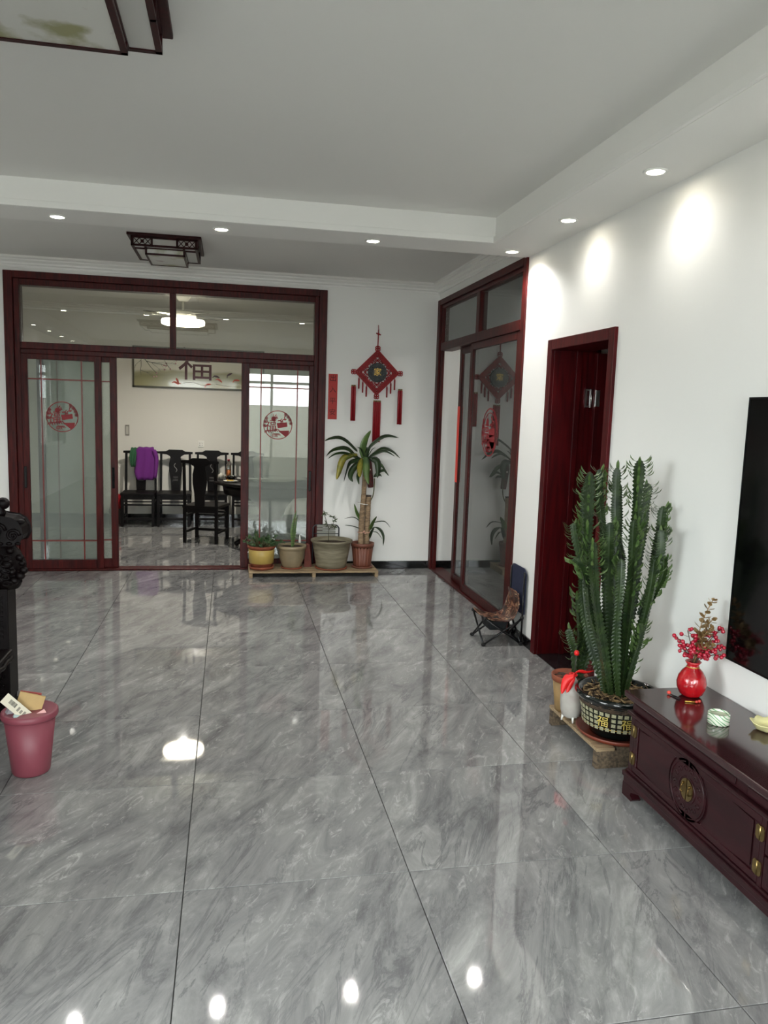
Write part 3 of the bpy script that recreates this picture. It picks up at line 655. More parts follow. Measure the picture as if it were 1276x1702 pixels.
# 3 big grey tub
c = (.372, 5.153, 0)
t = thing('tub_planter', 'wide weathered grey-green tub with a sparse twiggy sapling', 'plant', (c[0], c[1], SZ))
obj('saucer', MB().lathe([(.13, SZ), (.160, SZ + .003), (.168, SZ + .014), (.16, SZ + .016), (0, SZ + .01)], c), terra, t)
tubm = mat('weathered_tub', '8c8570', .65, col2='6c6450', nscale=5, stretch=(1, 1, 7), bump=.1)
pot(t, c, [(0, SZ + .011), (.146, SZ + .011), (.156, .10), (.184, .26), (.194, .325), (.206, .333), (.213, .345), (.213, .357), (.204, .360)], tubm, .194, .356, soil_drop=.05)
soil(t, c, .188, .318, 3)
tw = [[(.342, .320), (.344, .474), (.296, .555)], [(.344, .451), (.389, .521), (.422, .579)], [(.338, .474), (.3, .602), (.288, .636)], [(.367, .474), (.424, .492)], [(.317, .616), (.360, .60), (.399, .567)]]
m = MB(); fo = MB(); rr = random.Random(3)
for q in tw:
    P = [(x, 5.18 + .03 * rr.uniform(-1, 1) * i, z) for i, (x, z) in enumerate(q)]; m.tube(P, [.0035, .003, .002][:len(P)], 5)
    for k in range(6):
        p0 = Vector(P[-1]).lerp(Vector(P[-2]), rr.random() * .7); d = Vector((rr.gauss(0, 1), rr.gauss(0, .5), rr.gauss(0, .7))).normalized(); l = rr.uniform(.025, .045)
        fo.leaf([p0, p0 + d * l * .5, p0 + d * l], .014, .2, side=d.orthogonal(), n=5)
obj('twigs', m, mat('grey_twig', '4c4a3a', .8), t); obj('leaves', fo, mat('olive_leaf', '3c4a2c', .5), t, kind='stuff')
# 4 dracaena
DR = [[(0.612, 1.259), (0.584, 1.277), (0.497, 1.353), (0.422, 1.388), (0.339, 1.381), (0.275, 1.357)], [(0.624, 1.194), (0.586, 1.212), (0.518, 1.271), (0.453, 1.283), (0.36, 1.258), (0.297, 1.201)], [(0.614, 1.185), (0.576, 1.203), (0.501, 1.233), (0.435, 1.237), (0.371, 1.221), (0.307, 1.179)], [(0.613, 1.231), (0.538, 1.22), (0.474, 1.191), (0.438, 1.116), (0.417, 1.042), (0.391, 0.976)], [(0.642, 1.195), (0.596, 1.166), (0.541, 1.137), (0.505, 1.062), (0.47, 0.959)], [(0.643, 1.167), (0.607, 1.129), (0.552, 1.063), (0.535, 1.007), (0.555, 0.96)], [(0.661, 1.195), (0.644, 1.139), (0.627, 1.073), (0.62, 1.008)], [(0.663, 1.139), (0.628, 1.045), (0.615, 0.999), (0.62, 0.933)], [(0.698, 1.242), (0.704, 1.177), (0.702, 1.103), (0.699, 1.028), (0.716, 0.934)], [(0.671, 1.195), (0.659, 1.26), (0.667, 1.325), (0.693, 1.4), (0.742, 1.475)], [(0.694, 1.214), (0.715, 1.28), (0.77, 1.346), (0.872, 1.418), (0.957, 1.429), (1.049, 1.404)], [(0.718, 1.187), (0.746, 1.215), (0.82, 1.273), (0.895, 1.302), (0.991, 1.267), (1.061, 1.198)], [(0.718, 1.178), (0.755, 1.216), (0.82, 1.254), (0.877, 1.274), (0.934, 1.257), (0.988, 1.22)], [(0.727, 1.196), (0.775, 1.197), (0.823, 1.161), (0.831, 1.077), (0.819, 0.992)], [(0.747, 1.178), (0.824, 1.152), (0.882, 1.125), (0.922, 1.069), (0.957, 1.013)], [(0.79, 1.011), (0.827, 1.049), (0.893, 1.078), (0.927, 1.05), (0.952, 1.013)], [(0.79, 1.001), (0.828, 1.025), (0.866, 1.026), (0.886, 1.003)]]
LOW = [[(0.671, 0.538), (0.656, 0.575), (0.621, 0.632), (0.594, 0.726)], [(0.662, 0.519), (0.642, 0.556), (0.584, 0.585), (0.495, 0.575)], [(0.664, 0.452), (0.644, 0.471), (0.577, 0.495), (0.501, 0.509)], [(0.755, 0.443), (0.768, 0.481), (0.795, 0.548), (0.832, 0.6)], [(0.768, 0.49), (0.805, 0.533), (0.901, 0.55), (0.945, 0.529), (0.98, 0.481)], [(0.769, 0.462), (0.826, 0.486), (0.884, 0.457), (0.916, 0.385), (0.909, 0.289)], [(0.77, 0.433), (0.827, 0.438), (0.857, 0.419), (0.892, 0.366)], [(0.762, 0.357), (0.779, 0.433), (0.811, 0.49)]]
c = (.697, 5.175, 0)
t = thing('potted_dracaena', 'tall dracaena with drooping leaves and two bare canes in a fluted brown pot', 'plant', (c[0], c[1], SZ))
obj('saucer', MB().lathe([(.085, SZ), (.108, SZ + .004), (.114, SZ + .020), (.106, SZ + .020), (0, SZ + .01)], c), mat('brown_plastic', '6f4030', .5), t)
pot(t, c, [(0, SZ + .011), (.086, SZ + .011), (.090, .10), (.110, .29)], mat('brown_plastic', ''), .104, .29, flute=.03, nf=18, n=72)
obj('rim', MB().lathe([(.104, .284), (.119, .286), (.121, .322), (.112, .324), (.108, .30)], c), mat('brown_plastic', ''), t)
soil(t, c, .108, .30, 4)
bark = mat('pale_bark', 'a0876a', .8, col2='75604a', nscale=9, stretch=(2, 2, 6), bump=.5, bscale=40)
def cane(pts, r0, r1):
    P = spline(pts, 26); R_ = [r0 + (r1 - r0) * i / 25 + (.0016 if i % 3 == 0 else 0) for i in range(26)]
    return MB().tube(P, R_, 14)
obj('cane', cane([(.675, 5.165, .29), (.680, 5.165, .6), (.693, 5.165, .85), (.702, 5.16, 1.18)], .030, .021), bark, t)
k2 = obj('cane', cane([(.739, 5.185, .29), (.741, 5.185, .55), (.746, 5.185, .80)], .029, .027), bark, t)
obj('cut_top', MB().lathe([(.0, .797), (.029, .797), (.030, .812), (.0, .815)], (.746, 5.185, 0), 14), mat('dark_cut', '3c3128', .8), k2, label='dark sealed cut end')
obj('side_shoot', MB().tube(spline([(.765, 5.19, .747), (.795, 5.195, .81), (.805, 5.20, .90), (.805, 5.20, .985)], 12), [.006] * 12, 7), mat('brown_green_stem', ''), t)
obj('tie', MB().tube([(.655 + .03 + .055 * math.cos(a * .52) , 5.175 + .045 * math.sin(a * .52), .725 - .008 * math.cos(a * .52)) for a in range(12)], .004, 6, closed=True), mat('white_tie', 'e8e6e0', .6), t, label='white cable tie')
obj('tie', MB().tube([(.708 + .066 * math.cos(a * .52), 5.172 + .042 * math.sin(a * .52), .43) for a in range(12)], .004, 6, closed=True).ball((.70, 5.12, .445), .011, 8).ball((.712, 5.12, .425), .009, 8), mat('pale_pink_ribbon', 'c99a86', .6), t, label='pale ribbon tied round both canes')
lf = mat('dracaena_leaf', '2a3f1e', .38, col2='182a13', nscale=4, stretch=(3, 3, 3)); lfy = mat('yellowing_leaf', '9a8a2c', .45, col2='4c5a24', nscale=9); lfg = mat('fresh_leaf', '5c7438', .38, col2='35502a', nscale=6)
wds = [.045, .05, .03, .055, .05, .05, .05, .03, .062, .058, .048, .048, .03, .06, .045, .035, .03]
for i, q in enumerate(DR):
    n = len(q); dy = [-.04, .0, -.05, -.11, -.10, -.13, -.15, -.12, -.14, -.02, .05, .02, -.07, -.03, .05, .03, .06][i]
    P = [(x, 5.16 + dy * j / (n - 1), z) for j, (x, z) in enumerate(q)]
    mt = lfy if i in (3, 6) else (lfg if i in (8, 9) else lf)
    obj('leaf', MB().leaf(P, wds[i] * 1.25, .35, side=(0.15, .8, .6) if i not in (3, 5, 6, 7, 8, 9, 13) else (1, .2, 0), n=14), mt, t, solid=.0015, label='yellowing leaf' if i in (3, 6) else None)
for i in range(5):      # young shoots at the crown
    a = i * 1.25; P = [(.70, 5.16, 1.15), (.70 + .06 * math.cos(a), 5.16 + .05 * math.sin(a), 1.27), (.70 + .10 * math.cos(a), 5.16 + .1 * math.sin(a), 1.30)]
    obj('leaf', MB().leaf(P, .035, .3, side=(math.sin(a), -math.cos(a), 0), n=8), lf, t, solid=.0015)
for i, q in enumerate(LOW):
    n = len(q); dy = [-.02, -.05, -.06, -.03, -.02, -.03, -.06, -.02][i]
    P = [(x, 5.18 + dy * j / (n - 1), z) for j, (x, z) in enumerate(q)]
    obj('leaf', MB().leaf(P, [.045, .03, .035, .055, .035, .045, .03, .045][i], .35, side=(.8, .6, 0) if i in (0, 3, 5, 7) else (.2, 1, 0), n=12), lfg if i in (0, 3) else lf, t, solid=.0015)
t = thing('hanging_charm', 'dark red woven charm hanging among the dracaena leaves', 'ornament', (.77, 5.21, 1.20))
obj('cord', MB().tube([(.728, 5.235, 1.22), (.757, 5.25, 1.06)], .003, 6), redcord, t)
m = MB().T; mm = MB(); 
mm.tube(spline([(.752, 5.255, 1.20), (.757, 5.255, 1.09), (.770, 5.255, .97), (.779, 5.255, .885)], 10), [.008, .020, .030, .033, .034, .034, .034, .033, .032, .028], 12)
obj('woven_body', mm, mat('maroon_weave', '5c1a16', .7, col2='2c0c0a', nscale=60, bump=.4), t)
obj('bead', MB().ball((.757, 5.218, 1.072), .010, 8), mat('pale_bead', 'f0d8d0', .3), t, label='pale bead')
# things standing between the pots
t = thing('terracotta_slab', 'reddish brown clay slab leaning beside the grey tub', 'tile', (.14, 5.2, SZ))
obj('slab', MB().prism([(.105, .063), (.178, .063), (.152, .292), (.118, .300)], 5.215, 5.245), mat('red_clay', '74362a', .7, noise_amt=.3), t, bevel=.003)
t = thing('spray_bottle', 'white cone-tipped plastic bottle behind the beige bowl pot', 'bottle', (.065, 5.345, SZ))
obj('body', MB().lathe([(0, .063), (.028, .063), (.030, .10), (.029, .22), (.016, .27), (.013, .285)], (.065, 5.345, 0), 20), mat('white_plastic', 'dcdcd6', .4), t)
obj('nozzle', MB().lathe([(.014, .285), (.014, .31), (.005, .365), (.002, .375)], (.065, 5.345, 0), 16), mat('white_plastic', ''), t)
t = thing('folding_stool', 'grey metal-framed folding stool with slatted seat standing behind the grey tub', 'stool', (.34, 5.38, SZ))
fm = MB()
fm.tube(spline([(.205, 5.385, .065), (.204, 5.385, .40), (.208, 5.385, .445), (.235, 5.385, .470), (.30, 5.385, .474)], 18), .007, 8).tube(spline([(.476, 5.385, .065), (.477, 5.385, .40), (.472, 5.385, .445), (.445, 5.385, .470), (.38, 5.385, .474)], 18), .007, 8).tube([(.28, 5.385, .474), (.40, 5.385, .474)], .007, 8)
fm.tube([(.205, 5.385, .38), (.476, 5.385, .38)], .005, 8)
obj('frame', fm, mat('dark_steel', '45474a', .4, metal=.6), t)
for za, zb in ((.350, .378), (.386, .412), (.418, .446), (.450, .474)): obj('slat', W((.245, .440, 5.372, 5.378, za, zb)), mat('grey_plastic_slat', '8c8c84', .6), t, bevel=.002)

# ================================================= low folding chair at the right wall
t = thing('folding_chair', 'low camping chair with camouflage seat and navy backrest by the door', 'chair', (1.29, 2.75, 0))
x0, x1, y0, y1 = 1.160, 1.445, 2.62, 2.885; steel = mat('black_tube', '141416', .3, metal=.3)
def rod(a, b, r=.0075, nm='leg', mt=steel): return obj(nm, MB().tube([a, b], r, 8), mt, t)
zt_ = .205
rod((x0, y0, .012), (x0 + .0, y1, zt_)); rod((x0, y1, .012), (x0, y0, zt_))
rod((x0, y0, .012), (x1, y0, zt_ - .01)); rod((x1, y0, .012), (x0, y0, zt_))
rod((x1, y0, .012), (x1, y1, zt_)); rod((x1, y1, .012), (x1, y0, zt_)); rod((x0, y1, .012), (x1, y1, zt_)); rod((x1, y1, .012), (x0, y1, zt_))
for x, y in ((x0, y0), (x0, y1), (x1, y0), (x1, y1)):
    obj('foot', MB().ball((x, y, .0135), .0135, 10, sc=(1.3, 1.3, 1)), mat('black_rubber', '101010', .8), t)
    obj('joint', MB().ball((x, y, zt_), .014, 10), mat('black_rubber', ''), t)
rod((x1 + .002, y0, .012), (x1 + .002, y0, .545), .007, 'back_post'); rod((x1 + .002, y1, .012), (x1 + .002, y1, .545), .007, 'back_post')
bk = MB(); bp_ = [(y0 - .006, .23), (y1 + .006, .23), (y1 + .006, .53), (y1 - .02, .562), (y0 + .03, .562), (y0 - .006, .525)]
bk.prism(bp_, x1 + .007, x1 + .016, 'x'); obj('backrest', bk, mat('navy_fabric', '1e2440', .8, noise_amt=.2, nscale=50), t, label='navy blue fabric backrest', bevel=.003)
def camo():
    m = mat('camouflage_satin', '5b3a30', .32); nt = m.node_tree; b = nt.nodes['Principled BSDF']; N = nt.nodes.new; L = nt.links.new
    tc = N('ShaderNodeTexCoord'); n = N('ShaderNodeTexNoise'); n.inputs['Scale'].default_value = 13; n.inputs['Detail'].default_value = 2; n.inputs['Distortion'].default_value = 1.5; L(tc.outputs['Object'], n.inputs['Vector'])
    r = N('ShaderNodeValToRGB'); r.color_ramp.interpolation = 'CONSTANT'; e = r.color_ramp.elements; e[0].position = 0; e[0].color = (*lin('2a1c18'), 1); e[1].position = .42; e[1].color = (*lin('4a221c'), 1)
    for p, cc in ((.48, '8a624a'), (.53, '241512'), (.60, 'c4a486'), (.64, '5a2c24')): x = e.new(p); x.color = (*lin(cc), 1)
    L(n.outputs[0], r.inputs[0]); L(r.outputs[0], b.inputs['Base Color']); return m
camo_m = camo()
m = MB(); nu, nv = 22, 14; vs = []; rr = random.Random(2)
prof = spline([(x0 - .005, 0, .222), (x0 + .07, 0, .190), (x0 + .16, 0, .178), (x0 + .225, 0, .205), (x0 + .262, 0, .30), (x0 + .262, 0, .385)], nu)
for i in range(nu):
    for j in range(nv):
        v = j / (nv - 1); sag = -.010 * math.sin(PI * v) * (1 if i < nu * .6 else 0); tp = .85 if i > nu * .8 else 1
        wob = .006 * noise.noise(Vector((i * .45, j * .6, 0)))
        vs.append((prof[i].x + wob * (i > nu * .5) + (0.0), (y0 + y1) / 2 + (v - .5) * (y1 - y0 - .01) * tp, prof[i].z + sag + wob))
m.add(vs, [(i * nv + j, (i + 1) * nv + j, (i + 1) * nv + j + 1, i * nv + j + 1) for i in range(nu - 1) for j in range(nv - 1)], 0, True)
obj('seat_cloth', m, camo_m, t, solid=.006, label='shiny brown camouflage seat cloth')
obj('storage_bag', MB().taper(x0 + .05, x0 + .20, y0 + .04, y1 - .03, .100, .172, .85), mat('black_cloth', '15171a', .8), t, bevel=.012, label='black pouch under the seat')

# ================================================= pallet and pots beside the television cabinet
dk_wood = mat('weathered_dark_wood', '6a5a46', .8, col2='3c3228', nscale=10, stretch=(8, 1, 8), bump=.4)
pa = thing('plant_pallet', 'rough brown wooden pallet under the big cactus beside the television cabinet', 'pallet', (1.27, .95, 0))
obj('slat', W((1.070, 1.165, .675, 1.235, .088, .105)), pale_wood, pa, bevel=.002)
obj('slat', W((1.180, 1.300, .675, 1.235, .088, .105)), dk_wood, pa, bevel=.002); obj('slat', W((1.315, 1.440, .675, 1.235, .088, .105)), dk_wood, pa, bevel=.002)
obj('bearer', W((1.072, 1.440, .678, .715, .0, .088)), dk_wood, pa, bevel=.003); obj('bearer', W((1.072, 1.440, 1.195, 1.232, .0, .088)), dk_wood, pa, bevel=.003)
PZ = .1055
c = (1.252, .838, 0)
t = thing('potted_cactus', 'huge many-armed green candelabra cactus in a black pot with golden characters', 'plant', (c[0], c[1], PZ))
obj('saucer', MB().lathe([(.150, PZ), (.178, PZ + .004), (.196, PZ + .028), (.189, PZ + .028), (.170, PZ + .010), (0, PZ + .010)], c, 40), mat('red_clay_saucer', '70301f', .5), t)
blk = mat('black_glaze', '0c1110', .12, coat=.5)
k_ = PZ + .011
pot(t, c, [(0, k_), (.128, k_), (.132, k_ + .02), (.140, k_ + .045), (.163, k_ + .050), (.166, k_ + .054), (.183, .284), (.188, .288), (.186, .293), (.206, .306), (.212, .318), (.207, .329), (.196, .332)], blk, .186, .328, n=56)
def rad(z): return .166 + (.183 - .166) * (z - (k_ + .054)) / (.284 - k_ - .054) + .0012
g = MB(); zr = [.178, .204, .230, .256]; gz = .0185
for ri, z in enumerate(zr):
    n = 38
    for j in range(n):
        a = 2 * PI * j / n; da = 2 * PI / n * .34
        rel = (a * 180 / PI) % 360
        if ri in (1, 2) and any(abs(((rel - q + 180) % 360) - 180) < 9.8 for q in (220, 258, 308, 350, 32, 74, 116, 158)): continue
        v = []
        for zz in (z - .009, z + .009):
            for aa in (a - da, a + da): r0 = rad(zz); v += [(c[0] + r0 * math.cos(aa), c[1] + r0 * math.sin(aa), zz), (c[0] + (r0 + .0015) * math.cos(aa), c[1] + (r0 + .0015) * math.sin(aa), zz)]
        g.add(v, [(1, 3, 7, 5), (0, 1, 5, 4), (3, 2, 6, 7), (4, 5, 7, 6), (0, 2, 3, 1)])
cream = mat('gold_character_tiles', 'aca888', .45, noise_amt=.6, nscale=220)
pots_ = [o for o in t.children if o.name.startswith('pot')][0]
obj('character_tiles', g, cream, pots_, kind='stuff', label='rows of small pale gold square characters')
for zz in (k_ + .062, .276):
    r0 = rad(zz); obj('gold_line', MB().lathe([(r0 - .001, zz - .0012), (r0 + .0006, zz - .0012), (r0 + .0006, zz + .0012), (r0 - .001, zz + .0012)], c, 56), gold_m, pots_)
for q in (220, 258, 308, 350):
    a = math.radians(q); z = .217; r0 = rad(z) + .002
    M = Matrix.Translation((c[0] + r0 * math.cos(a), c[1] + r0 * math.sin(a), z)) @ Matrix.Rotation(a + PI / 2, 4, 'Z') @ Matrix.Rotation(PI / 2 - .09, 4, 'X')
    obj('character', text_mb(MB(), '福', .062, M, .0018), mat('old_gold_paint', 'b8a352', .4, metal=.3), pots_, label='large golden good-fortune character')
soil(t, c, .188, .300, 5)
ch = MB(); rr = random.Random(11)
for i in range(230):
    a = rr.uniform(0, 2 * PI); r = .18 * math.sqrt(rr.random()); p = Vector((c[0] + r * math.cos(a), c[1] + r * math.sin(a), .304 + rr.uniform(0, .010) + .012 * (r > .05))); d = Vector((rr.gauss(0, 1), rr.gauss(0, 1), rr.gauss(0, .3))).normalized() * rr.uniform(.008, .02)
    if math.hypot(p.x + d.x - c[0], p.y + d.y - c[1]) < .184 and math.hypot(p.x - d.x - c[0], p.y - d.y - c[1]) < .184: ch.bar(p - d, p + d, .007, .003)
obj('bark_mulch', ch, mat('pale_bark_chips', '9a8058', .8, col2='4a3722', nscale=40), t, kind='stuff')
cact = mat('cactus_skin', '2c3f1a', .45, col2='172911', nscale=7, stretch=(1, 1, 3)); cleaf = mat('cactus_leaf', '5c7240', .45, col2='34501f', nscale=25)
def cactus_stem(t, q, yy, rmax, seed, leaves=26, cc=(1.252, .838), lo=.5, young=False):
    """three-ribbed stem with toothed ridges; q = list of (x, z)"""
    rr = random.Random(seed); base_y = cc[1] + (yy - cc[1]) * .35
    n0 = len(q); P = [Vector((x, base_y + (yy - base_y) * min(1, i / max(1, n0 - 2)), z)) for i, (x, z) in enumerate(q)]
    Ls = sum((P[i + 1] - P[i]).length for i in range(n0 - 1)); n = max(12, int(Ls / .0085)); P = spline(P, n)
    rib0 = rr.uniform(0, 2 * PI); vs = []; k = 12; frames = []
    for i, p in enumerate(P):
        d = (P[min(i + 1, n - 1)] - P[max(i - 1, 0)]).normalized(); x = d.cross(Vector((0, 1, 0))).normalized(); y = d.cross(x); s = i / (n - 1)
        R_ = rmax * min(1, .62 + s * 1.6) * (1 if s < .95 else math.sqrt(max(.03, (1 - s) / .05))) * (1 + .10 * math.sin(i * .16 + seed))
        frames.append((p, x, y, d, R_))
        for j in range(k):
            a = rib0 + 2 * PI * j / k + .25 * s; ph = j % 4
            r = R_ * (1.0 if ph == 0 else (.46 if ph in (1, 3) else .34)) * ((.80 if i % 2 else 1.12) if ph == 0 else 1)
            vs.append(p + (x * math.cos(a) + y * math.sin(a)) * r)
    fs = [(i * k + j, i * k + (j + 1) % k, (i + 1) * k + (j + 1) % k, (i + 1) * k + j) for i in range(n - 1) for j in range(k)] + [tuple(reversed(range(k))), tuple((n - 1) * k + j for j in range(k))]
    m = MB().add(vs, fs, 0, False); o = obj('stem', m, cact, t)
    lv = MB()
    for q_ in range(int(leaves * 1.5)):
        s = lo + (1 - lo) * (rr.random() ** .55); p, x, y, d, R_ = frames[int(s * (n - 2))]; a = rib0 + 2 * PI * rr.randrange(3) / 3 + .25 * s
        o_ = (x * math.cos(a) + y * math.sin(a)); b0 = p + o_ * R_ * .95; l = rr.uniform(.030, .056); e = o_ * .8 + d * rr.uniform(.1, .9)
        lv.leaf([b0, b0 + e.normalized() * l * .55, b0 + (e * .8 + Vector((0, 0, .25))).normalized() * l], l * .30, .25, side=d.cross(o_), n=4)
    obj('small_leaves', lv, cleaf, o, kind='stuff')
    return o
CS = [[(1.179, 0.31), (1.131, 0.55), (1.055, 0.748), (1.021, 0.94), (1.001, 1.168), (0.992, 1.417)], [(1.191, 0.31), (1.159, 0.51), (1.103, 0.708), (1.066, 0.94), (1.045, 1.168), (1.046, 1.355)], [(1.204, 0.31), (1.181, 0.549), (1.154, 0.746), (1.127, 0.939), (1.111, 1.092), (1.107, 1.183)], [(1.221, 0.31), (1.2, 0.627), (1.186, 0.862), (1.168, 1.092), (1.148, 1.244), (1.127, 1.419)], [(1.237, 0.31), (1.225, 0.627), (1.219, 0.861), (1.213, 1.092), (1.201, 1.244), (1.193, 1.431)], [(1.254, 0.31), (1.248, 0.547), (1.262, 0.783), (1.269, 1.015), (1.267, 1.244), (1.264, 1.477)], [(1.271, 0.31), (1.281, 0.546), (1.312, 0.782), (1.327, 1.015), (1.344, 1.207), (1.351, 1.359)], [(1.284, 0.31), (1.303, 0.481), (1.352, 0.703), (1.379, 0.937), (1.387, 1.092), (1.398, 1.257)], [(1.188, 0.31), (1.148, 0.431), (1.092, 0.63), (1.038, 0.825), (1.006, 0.979), (0.996, 1.1)], [(1.350, 0.700), (1.392, 0.836), (1.414, 0.921), (1.412, 1.015)], [(1.030, 0.860), (0.963, 0.971), (0.916, 1.013)], [(1.235, 0.31), (1.261, 0.9), (1.254, 1.092), (1.238, 1.35)], [(1.040, .930), (0.981, 1.062), (0.953, 1.167)], [(1.26, 0.31), (1.272, 0.506), (1.275, 0.625), (1.269, 0.704)], [(1.310, 0.72), (1.347, 1.015), (1.344, 1.154)], [(1.225, 0.31), (1.165, 0.6), (1.14, 0.85), (1.135, 1.02)], [(1.262, 0.31), (1.30, 0.6), (1.325, 0.85), (1.335, 1.03)], [(1.245, 0.31), (1.235, 0.6), (1.225, 0.9), (1.22, 1.20)], [(1.21, 0.31), (1.13, 0.52), (1.085, 0.72), (1.075, 0.9), (1.08, 1.06)]]
YY = [.78, .91, .76, .95, .90, .82, .88, .80, .71, .78, .74, .96, .84, .72, .72, .70, .73, .74, .96]
RM = [.028, .027, .027, .026, .026, .030, .026, .028, .027, .020, .016, .026, .020, .020, .022, .024, .024, .026, .026]
NL = [44, 34, 30, 34, 26, 56, 26, 46, 30, 26, 22, 26, 34, 30, 30, 24, 26, 30, 26]
for i, q in enumerate(CS): cactus_stem(t, q, YY[i], RM[i], i + 1, NL[i], lo=[.62, .6, .6, .7, .8, .62, .75, .6, .6, .2, .2, .7, .2, .1, .3, .6, .5, .5, .6][i])
c2 = (1.142, 1.158, 0)
t = thing('small_potted_cactus', 'short cactus in a small tan clay pot at the far end of the pallet', 'plant', (c2[0], c2[1], PZ))
tan = mat('tan_glaze', '9a7c50', .5, noise_amt=.3, nscale=12)
pp = pot(t, c2, [(0, PZ), (.068, PZ), (.072, .125), (.088, .27)], tan, .078, .27)
obj('rim', MB().lathe([(.084, .268), (.094, .272), (.097, .302), (.091, .304), (.082, .285)], c2), terra, t)
soil(t, c2, .083, .285, 6)
SM = [[(1.165, 0.28), (1.175, 0.5), (1.16, 0.628), (1.143, 0.754)], [(1.190, 0.28), (1.205, 0.457), (1.199, 0.585), (1.193, 0.669)], [(1.165, 0.28), (1.148, 0.433), (1.121, 0.502), (1.103, 0.562)], [(1.195, 0.28), (1.228, 0.456), (1.222, 0.584)]]
for i, q in enumerate(SM): cactus_stem(t, q, 1.13, .021, 40 + i, 30, cc=(c2[0], c2[1]), lo=.15)
# white bottle with red ribbon
c3 = (1.092, 1.018, 0)
t = thing('ceramic_bottle', 'small white pear-shaped bottle with red ribbon standing before the tan pot', 'bottle', (c3[0], c3[1], PZ))
obj('body', MB().lathe([(0, .122), (.030, .124), (.046, .137), (.054, .165), (.057, .200), (.0575, .236), (.054, .247), (.056, .252), (.050, .275), (.034, .305), (.020, .328), (.012, .340), (.012, .352), (0, .352)], c3, 28), mat('white_crackle', 'b8bab4', .35, col2='9a8f88', nscale=5), t)
for a in (PI * .95, -PI / 2 - .15, .4): obj('foot', MB().tube([(c3[0] + .040 * math.cos(a), c3[1] + .040 * math.sin(a), .137), (c3[0] + .046 * math.cos(a), c3[1] + .046 * math.sin(a), PZ + .001)], [.007, .004], 7), mat('white_plastic', ''), t)
rb = MB(); rb.tube([(c3[0] + .016 * math.cos(a * .63), c3[1] + .016 * math.sin(a * .63), .350) for a in range(10)], .008, 6, closed=True)
rbl = obj('ribbon', rb, mat('bright_red_ribbon', 'd81a1a', .5), t, label='bright red ribbon')
m = MB(); m.leaf([(1.088, 1.001, .352), (1.068, 0.991, .362), (1.038, 0.986, .325), (1.018, 0.981, .262)], .045, .2, side=(.8, -.2, .5), n=12).leaf([(1.088, 1.006, .352), (1.113, 0.996, .372), (1.153, 0.996, .365), (1.198, 1.001, .372)], .03, .2, side=(.2, -.6, .7), n=10).leaf([(1.088, 1.006, .352), (1.073, 0.986, .340), (1.056, 0.981, .300), (1.043, 0.976, .270)], .03, .2, side=(.8, -.2, .5), n=10)
obj('ribbon_tail', m, mat('bright_red_ribbon', ''), rbl, solid=.002)
obj('stick', MB().tube([(1.098, 1.018, .352), (1.106, 1.021, .462)], .0035, 6), mat('dark_twig', '2a2c20', .7), t)
obj('stick_cap', MB().lathe([(0, .452), (.012, .454), (.013, .468), (.008, .476), (0, .478)], (1.106, 1.023, 0), 12), mat('bright_red_ribbon', ''), t, label='red felt cap on the stick')
# ================================================= television and its cabinet
t = thing('television', 'very large wall-mounted black television at the right edge', 'television', (Xr, -.65, .66))
obj('screen', W((1.4385, 1.441, -1.63, .292, .671, 1.763)), mat('black_screen', '020203', .12), t)
obj('bezel', W((1.437, 1.465, .292, .300, .6625, 1.771), (1.437, 1.465, -1.638, -1.63, .6625, 1.771), (1.437, 1.465, -1.63, .292, .6625, .671), (1.437, 1.465, -1.63, .292, 1.763, 1.771)), mat('dark_metal_bezel', '1a1a1c', .3, metal=.8), t)
obj('rear_housing', W((1.441, Xr - .001, -1.60, .26, .70, 1.74)), mat('black_plastic', '111111', .6), t)

tvw = mat('maroon_lacquer', '2e0f14', .36, spec=.3, coat=.05, col2='220b0f', nscale=5, stretch=(5, .7, 5))
tvtop = mat('maroon_lacquer_top', '33191c', .13, coat=.5, noise_amt=.12, nscale=3, stretch=(5, .7, 5))
ZC = .480
t = thing('tv_cabinet', 'long low dark maroon lacquered cabinet with brass fittings under the television', 'cabinet', (1.28, -.70, 0))
ya, yb_ = -1.83, .43
b = MB()
b.box(1.112, Xr - .003, ya, yb_, .105, .372)                       # carcase
obj('carcase', b, tvw, t, bevel=.003)
obj('top_slab', W((1.066, Xr - .003, ya - .03, .458, .452, ZC)), tvtop, t, bevel=.006)
mo = MB()
mo.box(1.080, Xr - .003, ya - .017, .445, .440, .452).box(1.100, Xr - .003, ya, yb_ + .004, .392, .440).box(1.080, Xr - .003, ya - .017, .445, .378, .392).box(1.092, Xr - .003, ya - .006, .436, .366, .378)
obj('waist_moulding', mo, tvw, t, bevel=.004)
fz_ = MB()
for k in range(3):
    a = ya + .04 + k * .755; fz_.box(1.094, 1.100, a, a + .69, .402, .430)
obj('waist_panel', fz_, tvw, t, bevel=.003)
bs = MB().box(1.078, Xr - .003, ya - .02, .448, .088, .112).box(1.090, Xr - .003, ya - .008, .438, .112, .124).box(1.084, Xr - .01, ya - .014, .442, .060, .088)
obj('base_moulding', bs, tvw, t, bevel=.004)
for yy, s in ((.442, -1), (ya - .014, 1)):
    for xx0, xx1 in ((1.084, 1.125), (1.42, 1.470)):
        f = MB(); q = [(yy, .060), (yy, .0), (yy + s * .075, .0), (yy + s * .085, .012), (yy + s * .062, .022), (yy + s * .070, .040), (yy + s * .105, .052), (yy + s * .13, .060)]
        f.prism(q if s > 0 else list(reversed(q)), xx0, xx1, 'x'); obj('foot', f, tvw, t, bevel=.002)
